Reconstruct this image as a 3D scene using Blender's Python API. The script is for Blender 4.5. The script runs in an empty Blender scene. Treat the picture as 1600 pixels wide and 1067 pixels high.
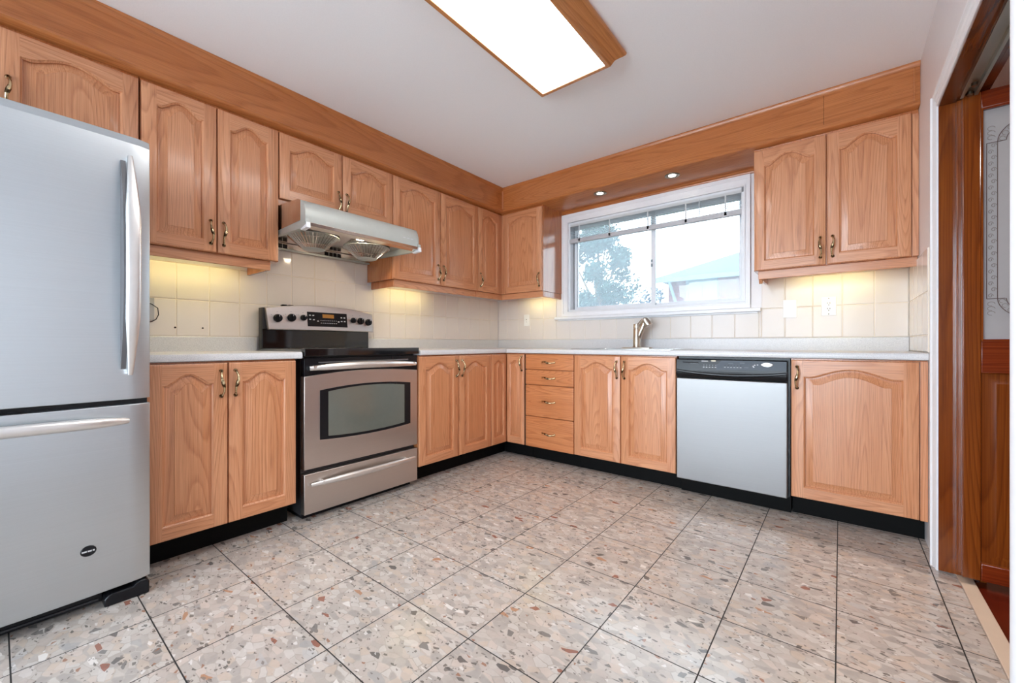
import bpy, bmesh, math, random
from mathutils import Vector, Matrix
R = math.radians
PI = math.pi
random.seed(7)
scene = bpy.context.scene
COL = scene.collection

# ------------------------------------------------------------------ camera
CAM = (2.863, -3.357, 0.9556)
cd = bpy.data.cameras.new('camera')
cam = bpy.data.objects.new('camera', cd)
COL.objects.link(cam)
cam.location = CAM
cam.rotation_euler = (PI / 2 - 0.0003, 0, 0.6725)
cd.sensor_width = 36
cd.lens = 644.1 / 1600 * 36
cd.shift_y = 3.7 / 1600
cd.clip_start = 0.02
scene.camera = cam

# ------------------------------------------------------------------ exposure
vs = scene.view_settings
vs.view_transform = 'Standard'
vs.look = 'None'
vs.gamma = 1
vs.use_curve_mapping = False
vs.exposure = 0.14
scene.cycles.max_bounces = 10
scene.cycles.diffuse_bounces = 6
scene.cycles.glossy_bounces = 5
scene.cycles.transmission_bounces = 8
scene.cycles.transparent_max_bounces = 12
scene.cycles.sample_clamp_indirect = 6
scene.cycles.caustics_reflective = False
scene.cycles.caustics_refractive = False

# ------------------------------------------------------------------ world (overcast sky)
w = bpy.data.worlds.new('overcast_sky')
scene.world = w
w.use_nodes = True
nt = w.node_tree
bg = nt.nodes['Background']
bg.inputs[0].default_value = (0.76, 0.885, 1.0, 1)
bg.inputs[1].default_value = 12.0

# dimensions found from the photograph
W = 3.187          # right wall
ZC = 2.4162        # ceiling
YF = -5.5          # wall behind the camera
LAMP_E = 10.0      # fluorescent diffuser
def area(name, loc, rot, sx, sy, power, col=(1, 1, 1), portal=False, spread=None):
    l = bpy.data.lights.new(name, 'AREA'); l.shape = 'RECTANGLE'; l.size = sx; l.size_y = sy
    l.energy = power; l.color = col
    if spread: l.spread = spread
    o = bpy.data.objects.new(name, l); COL.objects.link(o); o.location = loc; o.rotation_euler = rot
    if portal: l.cycles.is_portal = True
    return o
# daylight comes through the patio door behind the camera and through the kitchen window
area('patio_daylight_portal', (1.59, YF + 0.02, 1.16), (R(90), 0, 0), 2.96, 2.26, 1, portal=True)
area('window_daylight_portal', (1.6, 0.16, 1.65), (R(-90), 0, 0), 1.46, 0.86, 1, portal=True)

# ================================================================== materials
def newmat(name):
    m = bpy.data.materials.new(name); m.use_nodes = True
    return m, m.node_tree, m.node_tree.nodes['Principled BSDF']
def srgb(h):
    c = [int(h[i:i + 2], 16) / 255 for i in (0, 2, 4)]
    return tuple((v / 12.92 if v <= 0.04045 else ((v + 0.055) / 1.055) ** 2.4) for v in c) + (1,)
class N:
    def __init__(s, nt): s.nt = nt
    def n(s, t, **kw):
        x = s.nt.nodes.new('ShaderNode' + t)
        for k, v in kw.items(): setattr(x, k, v)
        return x
    def l(s, a, b): s.nt.links.new(a, b)
    def put(s, sock, v):
        if hasattr(v, 'is_output') or isinstance(v, bpy.types.NodeSocket): s.l(v, sock)
        else: sock.default_value = v
    def math(s, op, a, b=0.0, c=0.0, clamp=False):
        x = s.n('Math', operation=op, use_clamp=clamp)
        s.put(x.inputs[0], a); s.put(x.inputs[1], b); s.put(x.inputs[2], c)
        return x.outputs[0]
    def vmath(s, op, a, b):
        x = s.n('VectorMath', operation=op); s.put(x.inputs[0], a); s.put(x.inputs[1], b)
        return x.outputs[0]
    def mix(s, f, a, b, blend='MIX'):
        x = s.n('Mix', data_type='RGBA', blend_type=blend)
        s.put(x.inputs[0], f); s.put(x.inputs[6], a); s.put(x.inputs[7], b)
        return x.outputs[2]
    def ramp(s, f, stops, interp='LINEAR'):
        x = s.n('ValToRGB'); s.l(f, x.inputs[0]); e = x.color_ramp.elements
        x.color_ramp.interpolation = interp
        while len(e) < len(stops): e.new(0.5)
        for i, (p, c) in enumerate(stops):
            e[i].position = p; e[i].color = c if len(c) == 4 else tuple(c) + (1,)
        return x.outputs[0]
    def noise(s, vec, scale, detail=2.0, rough=0.5, dist=0.0):
        x = s.n('TexNoise'); s.l(vec, x.inputs['Vector']); x.inputs['Scale'].default_value = scale
        x.inputs['Detail'].default_value = detail; x.inputs['Roughness'].default_value = rough
        x.inputs['Distortion'].default_value = dist
        return x.outputs[0]
    def mapping(s, vec, scale=(1, 1, 1), loc=(0, 0, 0), rot=(0, 0, 0)):
        x = s.n('Mapping'); s.l(vec, x.inputs[0]); x.inputs['Scale'].default_value = scale
        x.inputs['Location'].default_value = loc; x.inputs['Rotation'].default_value = rot
        return x.outputs[0]
    def objc(s): return s.n('TexCoord').outputs['Object']
    def bump(s, h, strength, dist, bsdf):
        b = s.n('Bump'); s.l(h, b.inputs['Height']); b.inputs['Strength'].default_value = strength
        b.inputs['Distance'].default_value = dist; s.l(b.outputs[0], bsdf.inputs['Normal'])

def simple(name, col, rough=0.5, metal=0.0, coat=0.0, emit=None, es=0.0, noise_amt=0.04, nscale=30, bump=0.0):
    m, nt, b = newmat(name); k = N(nt)
    v = k.objc(); n = k.noise(v, nscale, 3)
    f = k.math('MULTIPLY_ADD', n, noise_amt * 2, 1 - noise_amt)
    c = k.mix(1.0, col, k.n('CombineColor').outputs[0], 'MULTIPLY')
    cc = nt.nodes[-1] if False else None
    comb = [x for x in nt.nodes if x.bl_idname == 'ShaderNodeCombineColor'][0]
    for i in range(3): k.l(f, comb.inputs[i])
    k.l(c, b.inputs['Base Color'])
    b.inputs['Roughness'].default_value = rough; b.inputs['Metallic'].default_value = metal
    if coat: b.inputs['Coat Weight'].default_value = coat; b.inputs['Coat Roughness'].default_value = 0.06
    if emit: b.inputs['Emission Color'].default_value = emit; b.inputs['Emission Strength'].default_value = es
    if bump: k.bump(n, bump, 0.001, b)
    return m

def wood(name, light, mid, dark, horiz=False, seed=0.0, fig=1.0, rough=0.34, coat=0.25, scale=1.0, pore=0.5, axis=None):
    """oak: long stretched rings giving cathedral figure, plus fine dark pores. Grain runs along Z (or X when horiz, or Y)."""
    m, nt, b = newmat(name); k = N(nt)
    oc = k.objc()
    oi = k.n('ObjectInfo')
    sep = k.n('SeparateXYZ'); k.l(oc, sep.inputs[0])
    comb = k.n('CombineXYZ')
    if axis == 'Y': order = (0, 2, 1)
    elif horiz: order = (2, 1, 0)
    else: order = (0, 1, 2)
    for i, a in enumerate(order): k.l(sep.outputs[a], comb.inputs[i])
    rnd = k.n('CombineXYZ'); k.l(k.math('MULTIPLY', oi.outputs['Random'], 37.0), rnd.inputs[0]); k.l(k.math('MULTIPLY', oi.outputs['Random'], 91.0), rnd.inputs[2])
    v = k.vmath('ADD', comb.outputs[0], rnd.outputs[0])
    v = k.vmath('ADD', v, (seed * 1.7, seed, seed * 3.1))
    big = k.noise(k.mapping(v, (6.6 * scale, 3.0, 0.42 * scale)), 1.0, 1.0, 0.35, 0.1)
    wob = k.noise(k.mapping(v, (60, 60, 8)), 1.0, 2.0)
    fine = k.noise(k.mapping(v, (240, 240, 2.5)), 1.0, 2.0, 0.6)
    x = k.math('MULTIPLY_ADD', big, 34.0 * fig, k.math('MULTIPLY', wob, 0.30))
    fr = k.math('FRACT', x)
    ring = k.ramp(fr, [(0.0, (0, 0, 0)), (0.55, (0.25, 0.25, 0.25)), (0.86, (1, 1, 1)), (1.0, (0, 0, 0))])
    # pores: short dark streaks along the grain, concentrated in the rings
    pn = k.noise(k.mapping(v, (420, 420, 9)), 1.0, 2.0, 0.6)
    pm = k.ramp(pn, [(0.50, (0, 0, 0)), (0.68, (1, 1, 1))])
    tone = k.noise(k.mapping(v, (9, 9, 1.2)), 1.0, 2.0)
    base = k.mix(k.ramp(tone, [(0.3, (0, 0, 0)), (0.7, (1, 1, 1))]), light, mid)
    c = k.mix(k.math('MULTIPLY', ring, 0.6), base, dark)
    c = k.mix(k.ramp(fine, [(0.38, (0.42, 0.42, 0.42)), (0.62, (0, 0, 0))]), c, dark)
    pf = k.math('MULTIPLY', k.math('MULTIPLY', pm, k.math('MULTIPLY_ADD', ring, 0.7, 0.3)), pore)
    c = k.mix(pf, c, tuple(q * 0.42 for q in dark[:3]) + (1,))
    k.l(c, b.inputs['Base Color'])
    b.inputs['Roughness'].default_value = rough
    b.inputs['Coat Weight'].default_value = coat; b.inputs['Coat Roughness'].default_value = 0.12
    k.bump(k.math('SUBTRACT', k.math('MULTIPLY', ring, 0.3), pf), 0.25, 0.0006, b)
    return m

oak = dict(light=srgb('DAA078'), mid=srgb('D09066'), dark=srgb('B4714A'))
M = {}
M['oak_v'] = wood('oak_vertical_grain', **oak)
M['oak_h'] = wood('oak_horizontal_grain', **oak, horiz=True, seed=3.3)
M['oak_p'] = wood('oak_panel_cathedral_grain', light=srgb('D89C73'), mid=srgb('CE8D62'), dark=srgb('B06C44'), seed=8.1, fig=1.2)
M['oak_drawer'] = wood('oak_drawer_grain', light=srgb('D48E5E'), mid=srgb('C98050'), dark=srgb('AC6438'), horiz=True, seed=5.5, fig=1.2)
M['oak_plain'] = wood('oak_veneer_side', light=srgb('CA8352'), mid=srgb('BE7444'), dark=srgb('AA6236'), seed=2.2, fig=0.5, rough=0.22, coat=0.5)
M['soffit_x'] = wood('oak_soffit_board_x', light=srgb('C57E4A'), mid=srgb('BB723D'), dark=srgb('A35C2B'), horiz=True, seed=1.4, fig=0.8, rough=0.3)
M['soffit_y'] = wood('oak_soffit_board_y', light=srgb('C57E4A'), mid=srgb('BB723D'), dark=srgb('A35C2B'), axis='Y', seed=6.4, fig=0.8, rough=0.3)
M['lamp_oak'] = wood('oak_lamp_frame', light=srgb('C9884F'), mid=srgb('BE7A41'), dark=srgb('A5642F'), axis='Y', seed=6.9, fig=0.5, rough=0.35)
M['red_v'] = wood('stained_door_vertical_grain', light=srgb('8E4A18'), mid=srgb('7C3A10'), dark=srgb('5A2408'), seed=4.4, fig=0.6, rough=0.2, coat=0.6, pore=0.15)
M['red_h'] = wood('stained_door_horizontal_grain', light=srgb('8A3A16'), mid=srgb('76290E'), dark=srgb('561806'), horiz=True, seed=4.9, fig=0.6, rough=0.2, coat=0.6, pore=0.15)
M['red_y'] = wood('stained_header_grain', light=srgb('7E4014'), mid=srgb('6C300E'), dark=srgb('4C1E06'), axis='Y', seed=2.9, fig=0.6, rough=0.25, coat=0.5, pore=0.15)
M['hall_floor'] = wood('hall_red_wood_floor', light=srgb('6E2411'), mid=srgb('5E1B0C'), dark=srgb('471207'), axis='Y', seed=2.1, fig=0.6, rough=0.25, coat=0.4, pore=0.2)

M['white'] = simple('white_gloss_paint', srgb('EDEEF2'), 0.32)
M['wall'] = simple('wall_paint', srgb('E6E3E5'), 0.38, bump=0.05, nscale=120)
M['ceiling'] = simple('ceiling_paint', srgb('F5F6FA'), 0.85, bump=0.05, nscale=180)
M['vinyl'] = simple('white_vinyl_window', srgb('E6E9EE'), 0.3)
M['blind'] = simple('white_blind_slat', srgb('DDE0E2'), 0.35)
nt_ = M['blind'].node_tree; k_t = N(nt_); tl_ = k_t.n('BsdfTranslucent'); tl_.inputs[0].default_value = (0.85, 0.87, 0.9, 1); mx_ = k_t.n('MixShader'); mx_.inputs[0].default_value = 0.28
k_t.l(nt_.nodes['Principled BSDF'].outputs[0], mx_.inputs[1]); k_t.l(tl_.outputs[0], mx_.inputs[2]); k_t.l(mx_.outputs[0], nt_.nodes['Material Output'].inputs[0])
M['blind_rail'] = simple('grey_blind_bottom_rail', srgb('B9BABF'), 0.4)
M['black'] = simple('black_plastic', (0.008, 0.008, 0.010, 1), 0.25)
M['black_matte'] = simple('black_toe_kick', (0.004, 0.004, 0.004, 1), 0.6)
M['black_matte'].node_tree.nodes['Principled BSDF'].inputs['Specular IOR Level'].default_value = 0.1
M['black'].node_tree.nodes['Principled BSDF'].inputs['Specular IOR Level'].default_value = 0.28
M['black_glass'] = simple('black_cooktop_glass', (0.006, 0.006, 0.007, 1), 0.06, coat=0.5)
M['dark_body'] = simple('dark_appliance_side', (0.03, 0.03, 0.034, 1), 0.4)
M['grey_side'] = simple('grey_cooktop_rim', (0.22, 0.22, 0.23, 1), 0.3, metal=0.6)
M['plate'] = simple('white_outlet_plate', srgb('F6F5F3'), 0.3)
M['plate_grey'] = simple('grey_outlet_plate', srgb('B9B9BC'), 0.4)
M['grout'] = simple('tile_grout', srgb('F0E4D2'), 0.8)
M['tile'] = simple('cream_glazed_tile', srgb('E3DBD5'), 0.12, noise_amt=0.015, nscale=9)
M['tile'].node_tree.nodes['Principled BSDF'].inputs['Specular IOR Level'].default_value = 0.22
M['threshold'] = simple('cream_marble_threshold', srgb('D8C3AE'), 0.3, noise_amt=0.08, nscale=12)
M['amber'] = simple('amber_display', (0.22, 0.09, 0.01, 1), 0.4, emit=(1.0, 0.42, 0.05, 1), es=0.08)
M['mark_white'] = simple('pale_printed_mark', (0.6, 0.6, 0.62, 1), 0.5)
M['mark_grey'] = simple('grey_printed_mark', (0.22, 0.23, 0.25, 1), 0.5)
M['navy'] = simple('blue_black_control_overlay', (0.030, 0.038, 0.055, 1), 0.28)
M['navy'].node_tree.nodes['Principled BSDF'].inputs['Specular IOR Level'].default_value = 0.3
M['dark_hole'] = simple('dark_hole', (0.01, 0.01, 0.01, 1), 0.9)
M['alu'] = simple('aluminium_track', srgb('AEB0A8'), 0.35, metal=0.8)
M['hall_wall'] = simple('hall_pink_wall', srgb('B98F78'), 0.7)
M['diffuser'] = simple('lamp_diffuser', (0.9, 0.9, 0.9, 1), 0.4, emit=(1.0, 0.985, 0.96, 1), es=LAMP_E)
M['bulb'] = simple('spot_bulb', (0.9, 0.9, 0.9, 1), 0.4, emit=(1.0, 0.93, 0.8, 1), es=26.0)
M['hood_bulb'] = simple('hood_bulb', (0.9, 0.9, 0.9, 1), 0.4, emit=(1.0, 0.80, 0.55, 1), es=260.0)
M['uc_bulb'] = simple('under_cabinet_tube', (0.9, 0.9, 0.8, 1), 0.4, emit=(1.0, 0.86, 0.36, 1), es=16.0)
M['nickel'] = simple('nickel_ring', (0.30, 0.25, 0.19, 1), 0.35, metal=1.0)
M['faucet'] = simple('brushed_nickel_faucet', (0.62, 0.55, 0.47, 1), 0.28, metal=1.0)
M['sink'] = simple('stainless_sink', (0.62, 0.61, 0.60, 1), 0.22, metal=1.0)
M['handle_steel'] = simple('satin_steel_handle', (0.82, 0.81, 0.80, 1), 0.36, metal=1.0)
M['pane_dark'] = simple('shutter_grey', srgb('6F8080'), 0.6)
M['trunk'] = simple('tree_bark', srgb('7A6A5A'), 0.9)
M['roof'] = simple('grey_roof_shingle', srgb('4E575F'), 0.9, nscale=6, noise_amt=0.15)
M['lawn'] = simple('lawn_grass', srgb('6A7066'), 0.9, nscale=5, noise_amt=0.2)
M['bounce_ground'] = simple('pale_bounce_ground', srgb('D9D6D0'), 0.9, nscale=6, noise_amt=0.08)
M['leaf'] = simple('tree_leaf', srgb('28463D'), 0.6, nscale=3, noise_amt=0.2)
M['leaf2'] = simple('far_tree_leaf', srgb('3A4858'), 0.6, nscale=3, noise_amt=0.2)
M['fascia'] = simple('white_fascia', srgb('73848C'), 0.6)

def steel(name, base, rough, direction='h', warm=False):
    m, nt, b = newmat(name); k = N(nt); oc = k.objc()
    sc = (2, 2, 900) if direction == 'h' else (900, 900, 2)
    n = k.noise(k.mapping(oc, sc), 1.0, 2.0)
    k.l(k.ramp(n, [(0.3, tuple(q * 0.95 for q in base)), (0.7, base)]), b.inputs['Base Color'])
    b.inputs['Metallic'].default_value = 1.0
    k.l(k.math('MULTIPLY_ADD', n, 0.08, rough - 0.04), b.inputs['Roughness'])
    b.inputs['Anisotropic'].default_value = 0.75
    b.inputs['Anisotropic Rotation'].default_value = 0.0 if direction == 'h' else 0.25
    tg = k.n('Tangent', direction_type='RADIAL', axis='Z'); k.l(tg.outputs[0], b.inputs['Tangent'])
    k.bump(n, 0.03, 0.0004, b)
    return m
M['steel_fridge'] = steel('brushed_steel_fridge', (0.60, 0.64, 0.67), 0.34)
M['steel'] = steel('brushed_steel_range', (0.64, 0.58, 0.54), 0.30)
M['steel_dw'] = steel('brushed_steel_dishwasher', (0.35, 0.345, 0.345), 0.44)
M['hood'] = simple('hood_satin_steel', (0.50, 0.52, 0.49, 1), 0.5, metal=0.35)
M['hood_mirror'] = simple('hood_polished_steel', (0.66, 0.6, 0.55, 1), 0.14, metal=1.0)
M['edge_steel'] = simple('bright_steel_edge', (0.8, 0.82, 0.84, 1), 0.3, metal=0.9)

# antique brass: dark in places, bright where worn
m, nt, b = newmat('antique_brass'); k = N(nt); oc = k.objc()
n = k.noise(oc, 45, 3)
k.l(k.ramp(n, [(0.40, srgb('4A3A28')), (0.52, srgb('D2BE98'))]), b.inputs['Base Color'])
b.inputs['Metallic'].default_value = 1; b.inputs['Roughness'].default_value = 0.24
M['brass'] = m
M['handle_web'] = simple('dark_grey_handle_web', (0.16, 0.16, 0.17, 1), 0.4, metal=0.5)

# speckled laminate
m, nt, b = newmat('speckled_grey_laminate'); k = N(nt); oc = k.objc()
n1 = k.noise(oc, 420, 2, 0.7); n2 = k.noise(oc, 900, 1, 0.5)
c = k.ramp(n1, [(0.32, srgb('B6B6B9')), (0.45, srgb('D2D2D4')), (0.62, srgb('DCDCDE')), (0.72, srgb('ECEBEA'))])
k.l(c, b.inputs['Base Color']); b.inputs['Roughness'].default_value = 0.28
M['laminate'] = m

# terrazzo floor tiles, 31 cm grid, set square to the room
TX0, TY0, TP, TQ = 0.9865, -1.783, 0.311, 0.309
m, nt, b = newmat('terrazzo_floor_tile'); k = N(nt); oc = k.objc()
sep = k.n('SeparateXYZ'); k.l(oc, sep.inputs[0])
ux = k.math('DIVIDE', k.math('SUBTRACT', sep.outputs[0], TX0), TP)
uy = k.math('DIVIDE', k.math('SUBTRACT', sep.outputs[1], TY0), TQ)
ix, iy = k.math('FLOOR', ux), k.math('FLOOR', uy)
fx = k.math('ABSOLUTE', k.math('SUBTRACT', k.math('FRACT', k.math('ADD', ux, 0.5)), 0.5))
fy = k.math('ABSOLUTE', k.math('SUBTRACT', k.math('FRACT', k.math('ADD', uy, 0.5)), 0.5))
gl = k.math('MINIMUM', fx, fy)
grout = k.math('LESS_THAN', gl, 0.0062)
cid = k.n('CombineXYZ'); k.l(k.math('MULTIPLY', ix, 3.17), cid.inputs[0]); k.l(k.math('MULTIPLY', iy, 5.71), cid.inputs[1])
k.l(k.math('ADD', k.math('MULTIPLY', ix, 1.37), k.math('MULTIPLY', iy, 2.43)), cid.inputs[2])
tv = k.vmath('ADD', oc, cid.outputs[0])
nd = k.n('TexNoise'); k.l(tv, nd.inputs['Vector']); nd.inputs['Scale'].default_value = 14; nd.inputs['Detail'].default_value = 3
off = k.vmath('MULTIPLY', k.vmath('SUBTRACT', nd.outputs['Color'], (0.5, 0.5, 0.5)), (0.022, 0.022, 0.0))
wv = k.vmath('ADD', tv, off)
def chips(scale, stretch, seed, rot):
    v = k.mapping(wv, (scale, scale * stretch, 0.001), (seed, seed * 2.3, 0), (0, 0, rot))
    a = k.n('TexVoronoi', feature='F1', voronoi_dimensions='2D'); k.l(v, a.inputs['Vector']); a.inputs['Scale'].default_value = 1
    e = k.n('TexVoronoi', feature='DISTANCE_TO_EDGE', voronoi_dimensions='2D'); k.l(v, e.inputs['Vector']); e.inputs['Scale'].default_value = 1
    sc = k.n('SeparateColor'); k.l(a.outputs['Color'], sc.inputs[0])
    return a.outputs['Distance'], e.outputs['Distance'], sc.outputs
matrix = k.ramp(k.noise(tv, 22, 4, 0.65), [(0.3, srgb('A0978F')), (0.5, srgb('B4ABA3')), (0.7, srgb('C2B9B2'))])
# medium pale chips fill most of the surface
d, e, c = chips(26, 1.7, 0.0, 0.5)
pal = k.ramp(c[0], [(0.0, srgb('A59F9A')), (0.16, srgb('BFB2AA')), (0.36, srgb('C6BDB5')), (0.52, srgb('C6B3A3')), (0.64, srgb('D0CAC4')), (0.8, srgb('B4ABA4')), (0.92, srgb('D0C0B5'))], 'CONSTANT')
col = k.mix(k.math('MULTIPLY', k.math('GREATER_THAN', e, 0.05), 0.62), matrix, pal)
# big pale and mid-grey chips
d, e, c = chips(17, 1.7, 4.2, 1.1)
pal = k.ramp(c[1], [(0.0, srgb('D2CCC7')), (0.3, srgb('B6B4B4')), (0.55, srgb('CDBAAA')), (0.8, srgb('A0A0A0'))], 'CONSTANT')
mk = k.math('MULTIPLY', k.math('GREATER_THAN', e, 0.10), k.math('LESS_THAN', c[0], 0.13))
mk = k.math('MULTIPLY', mk, k.math('GREATER_THAN', e, 0.06))
col = k.mix(k.math('MULTIPLY', mk, 0.55), col, pal)
# sparse dark grey / rust / white chips
d, e, c = chips(26, 1.9, 9.7, 2.2)
pal = k.ramp(c[1], [(0.0, srgb('6C6A69')), (0.42, srgb('504F50')), (0.62, srgb('8A4A35')), (0.74, srgb('E2DDD8')), (0.9, srgb('B07F5E'))], 'CONSTANT')
mk = k.math('MULTIPLY', k.math('GREATER_THAN', e, 0.08), k.math('LESS_THAN', c[0], 0.035))
col = k.mix(k.math('MULTIPLY', mk, 0.85), col, pal)
d, e, c = chips(52, 1.8, 2.9, 0.2)
pal = k.ramp(c[1], [(0.0, srgb('5A5856')), (0.45, srgb('7E7772')), (0.66, srgb('DDD8D4')), (0.9, srgb('95634A'))], 'CONSTANT')
mk = k.math('MULTIPLY', k.math('GREATER_THAN', e, 0.17), k.math('LESS_THAN', c[0], 0.085))
col = k.mix(k.math('MULTIPLY', mk, 0.8), col, pal)
d, e, c = chips(110, 1.4, 6.1, 0.9)
mk = k.math('MULTIPLY', k.math('GREATER_THAN', e, 0.15), k.math('LESS_THAN', c[0], 0.05))
col = k.mix(k.math('MULTIPLY', mk, 0.7), col, srgb('605B58'))
col = k.mix(k.math('MULTIPLY', k.noise(cid.outputs[0], 3.3, 0), 0.12), col, srgb('BFA48F'))
col = k.mix(grout, col, srgb('1C1918'))
k.l(col, b.inputs['Base Color'])
k.l(k.math('MULTIPLY_ADD', grout, 0.5, 0.19), b.inputs['Roughness'])
b.inputs['Specular IOR Level'].default_value = 0.5
k.bump(k.math('MULTIPLY', grout, -1.0), 0.4, 0.001, b)
M['terrazzo'] = m

# red brick of the neighbour's house
m, nt, b = newmat('neighbour_red_brick'); k = N(nt); oc = k.objc()
bt = k.n('TexBrick'); sx_ = k.n('SeparateXYZ'); k.l(oc, sx_.inputs[0]); cx_ = k.n('CombineXYZ'); k.l(sx_.outputs[0], cx_.inputs[0]); k.l(sx_.outputs[2], cx_.inputs[1]); k.l(cx_.outputs[0], bt.inputs['Vector'])
bt.inputs['Color1'].default_value = srgb('7A2A26'); bt.inputs['Color2'].default_value = srgb('5E1E1E'); bt.inputs['Mortar'].default_value = srgb('54383A')
bt.inputs['Scale'].default_value = 1; bt.inputs['Brick Width'].default_value = 0.22; bt.inputs['Row Height'].default_value = 0.075; bt.inputs['Mortar Size'].default_value = 0.01
k.l(bt.outputs[0], b.inputs['Base Color']); b.inputs['Roughness'].default_value = 0.9
M['brick'] = m

# window glass; pale translucent mix paints in veiling glare, grey tint dims the view
m, nt, b = newmat('veiling_glare_glass'); k = N(nt)
nt.nodes.remove(b); out = nt.nodes['Material Output']
tr = k.n('BsdfTransparent'); tr.inputs[0].default_value = (0.66, 0.69, 0.69, 1); tl = k.n('BsdfTranslucent'); tl.inputs[0].default_value = (0.85, 0.92, 1, 1)
gl_ = k.n('BsdfGlossy'); gl_.inputs['Roughness'].default_value = 0.02
fr = k.n('Fresnel'); fr.inputs[0].default_value = 1.45
m1 = k.n('MixShader'); k.l(k.math('MULTIPLY_ADD', k.noise(k.objc(), 3, 2), 0.02, 0.10), m1.inputs[0]); k.l(tr.outputs[0], m1.inputs[1]); k.l(tl.outputs[0], m1.inputs[2])
m2 = k.n('MixShader'); k.l(fr.outputs[0], m2.inputs[0]); k.l(m1.outputs[0], m2.inputs[1]); k.l(gl_.outputs[0], m2.inputs[2])
k.l(m2.outputs[0], out.inputs[0]); M['glass'] = m
# clear glass (patio door)
m, nt, b = newmat('clear_glass'); k = N(nt); nt.nodes.remove(b); out = nt.nodes['Material Output']
tr = k.n('BsdfTransparent'); gl_ = k.n('BsdfGlossy'); gl_.inputs['Roughness'].default_value = 0.01
fr = k.n('Fresnel'); fr.inputs[0].default_value = 1.45
m2 = k.n('MixShader'); k.l(k.math('MULTIPLY', fr.outputs[0], k.math('MULTIPLY_ADD', k.noise(k.objc(), 2, 1), 0.02, 0.98)), m2.inputs[0]); k.l(tr.outputs[0], m2.inputs[1]); k.l(gl_.outputs[0], m2.inputs[2])
k.l(m2.outputs[0], out.inputs[0]); M['clear'] = m
M['frosted'] = simple('frosted_door_glass', srgb('A8A4A4'), 0.42, noise_amt=0.03, nscale=40)
M['etch'] = simple('etched_line', srgb('5A4038'), 0.5)
M['etch_pale'] = simple('etched_scroll', srgb('8A8078'), 0.5)
m = simple('oven_glass', (0.17, 0.185, 0.16, 1), 0.2, coat=1.0); M['oven_glass'] = m
bb = m.node_tree.nodes['Principled BSDF']; bb.inputs['Metallic'].default_value = 0.35

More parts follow.
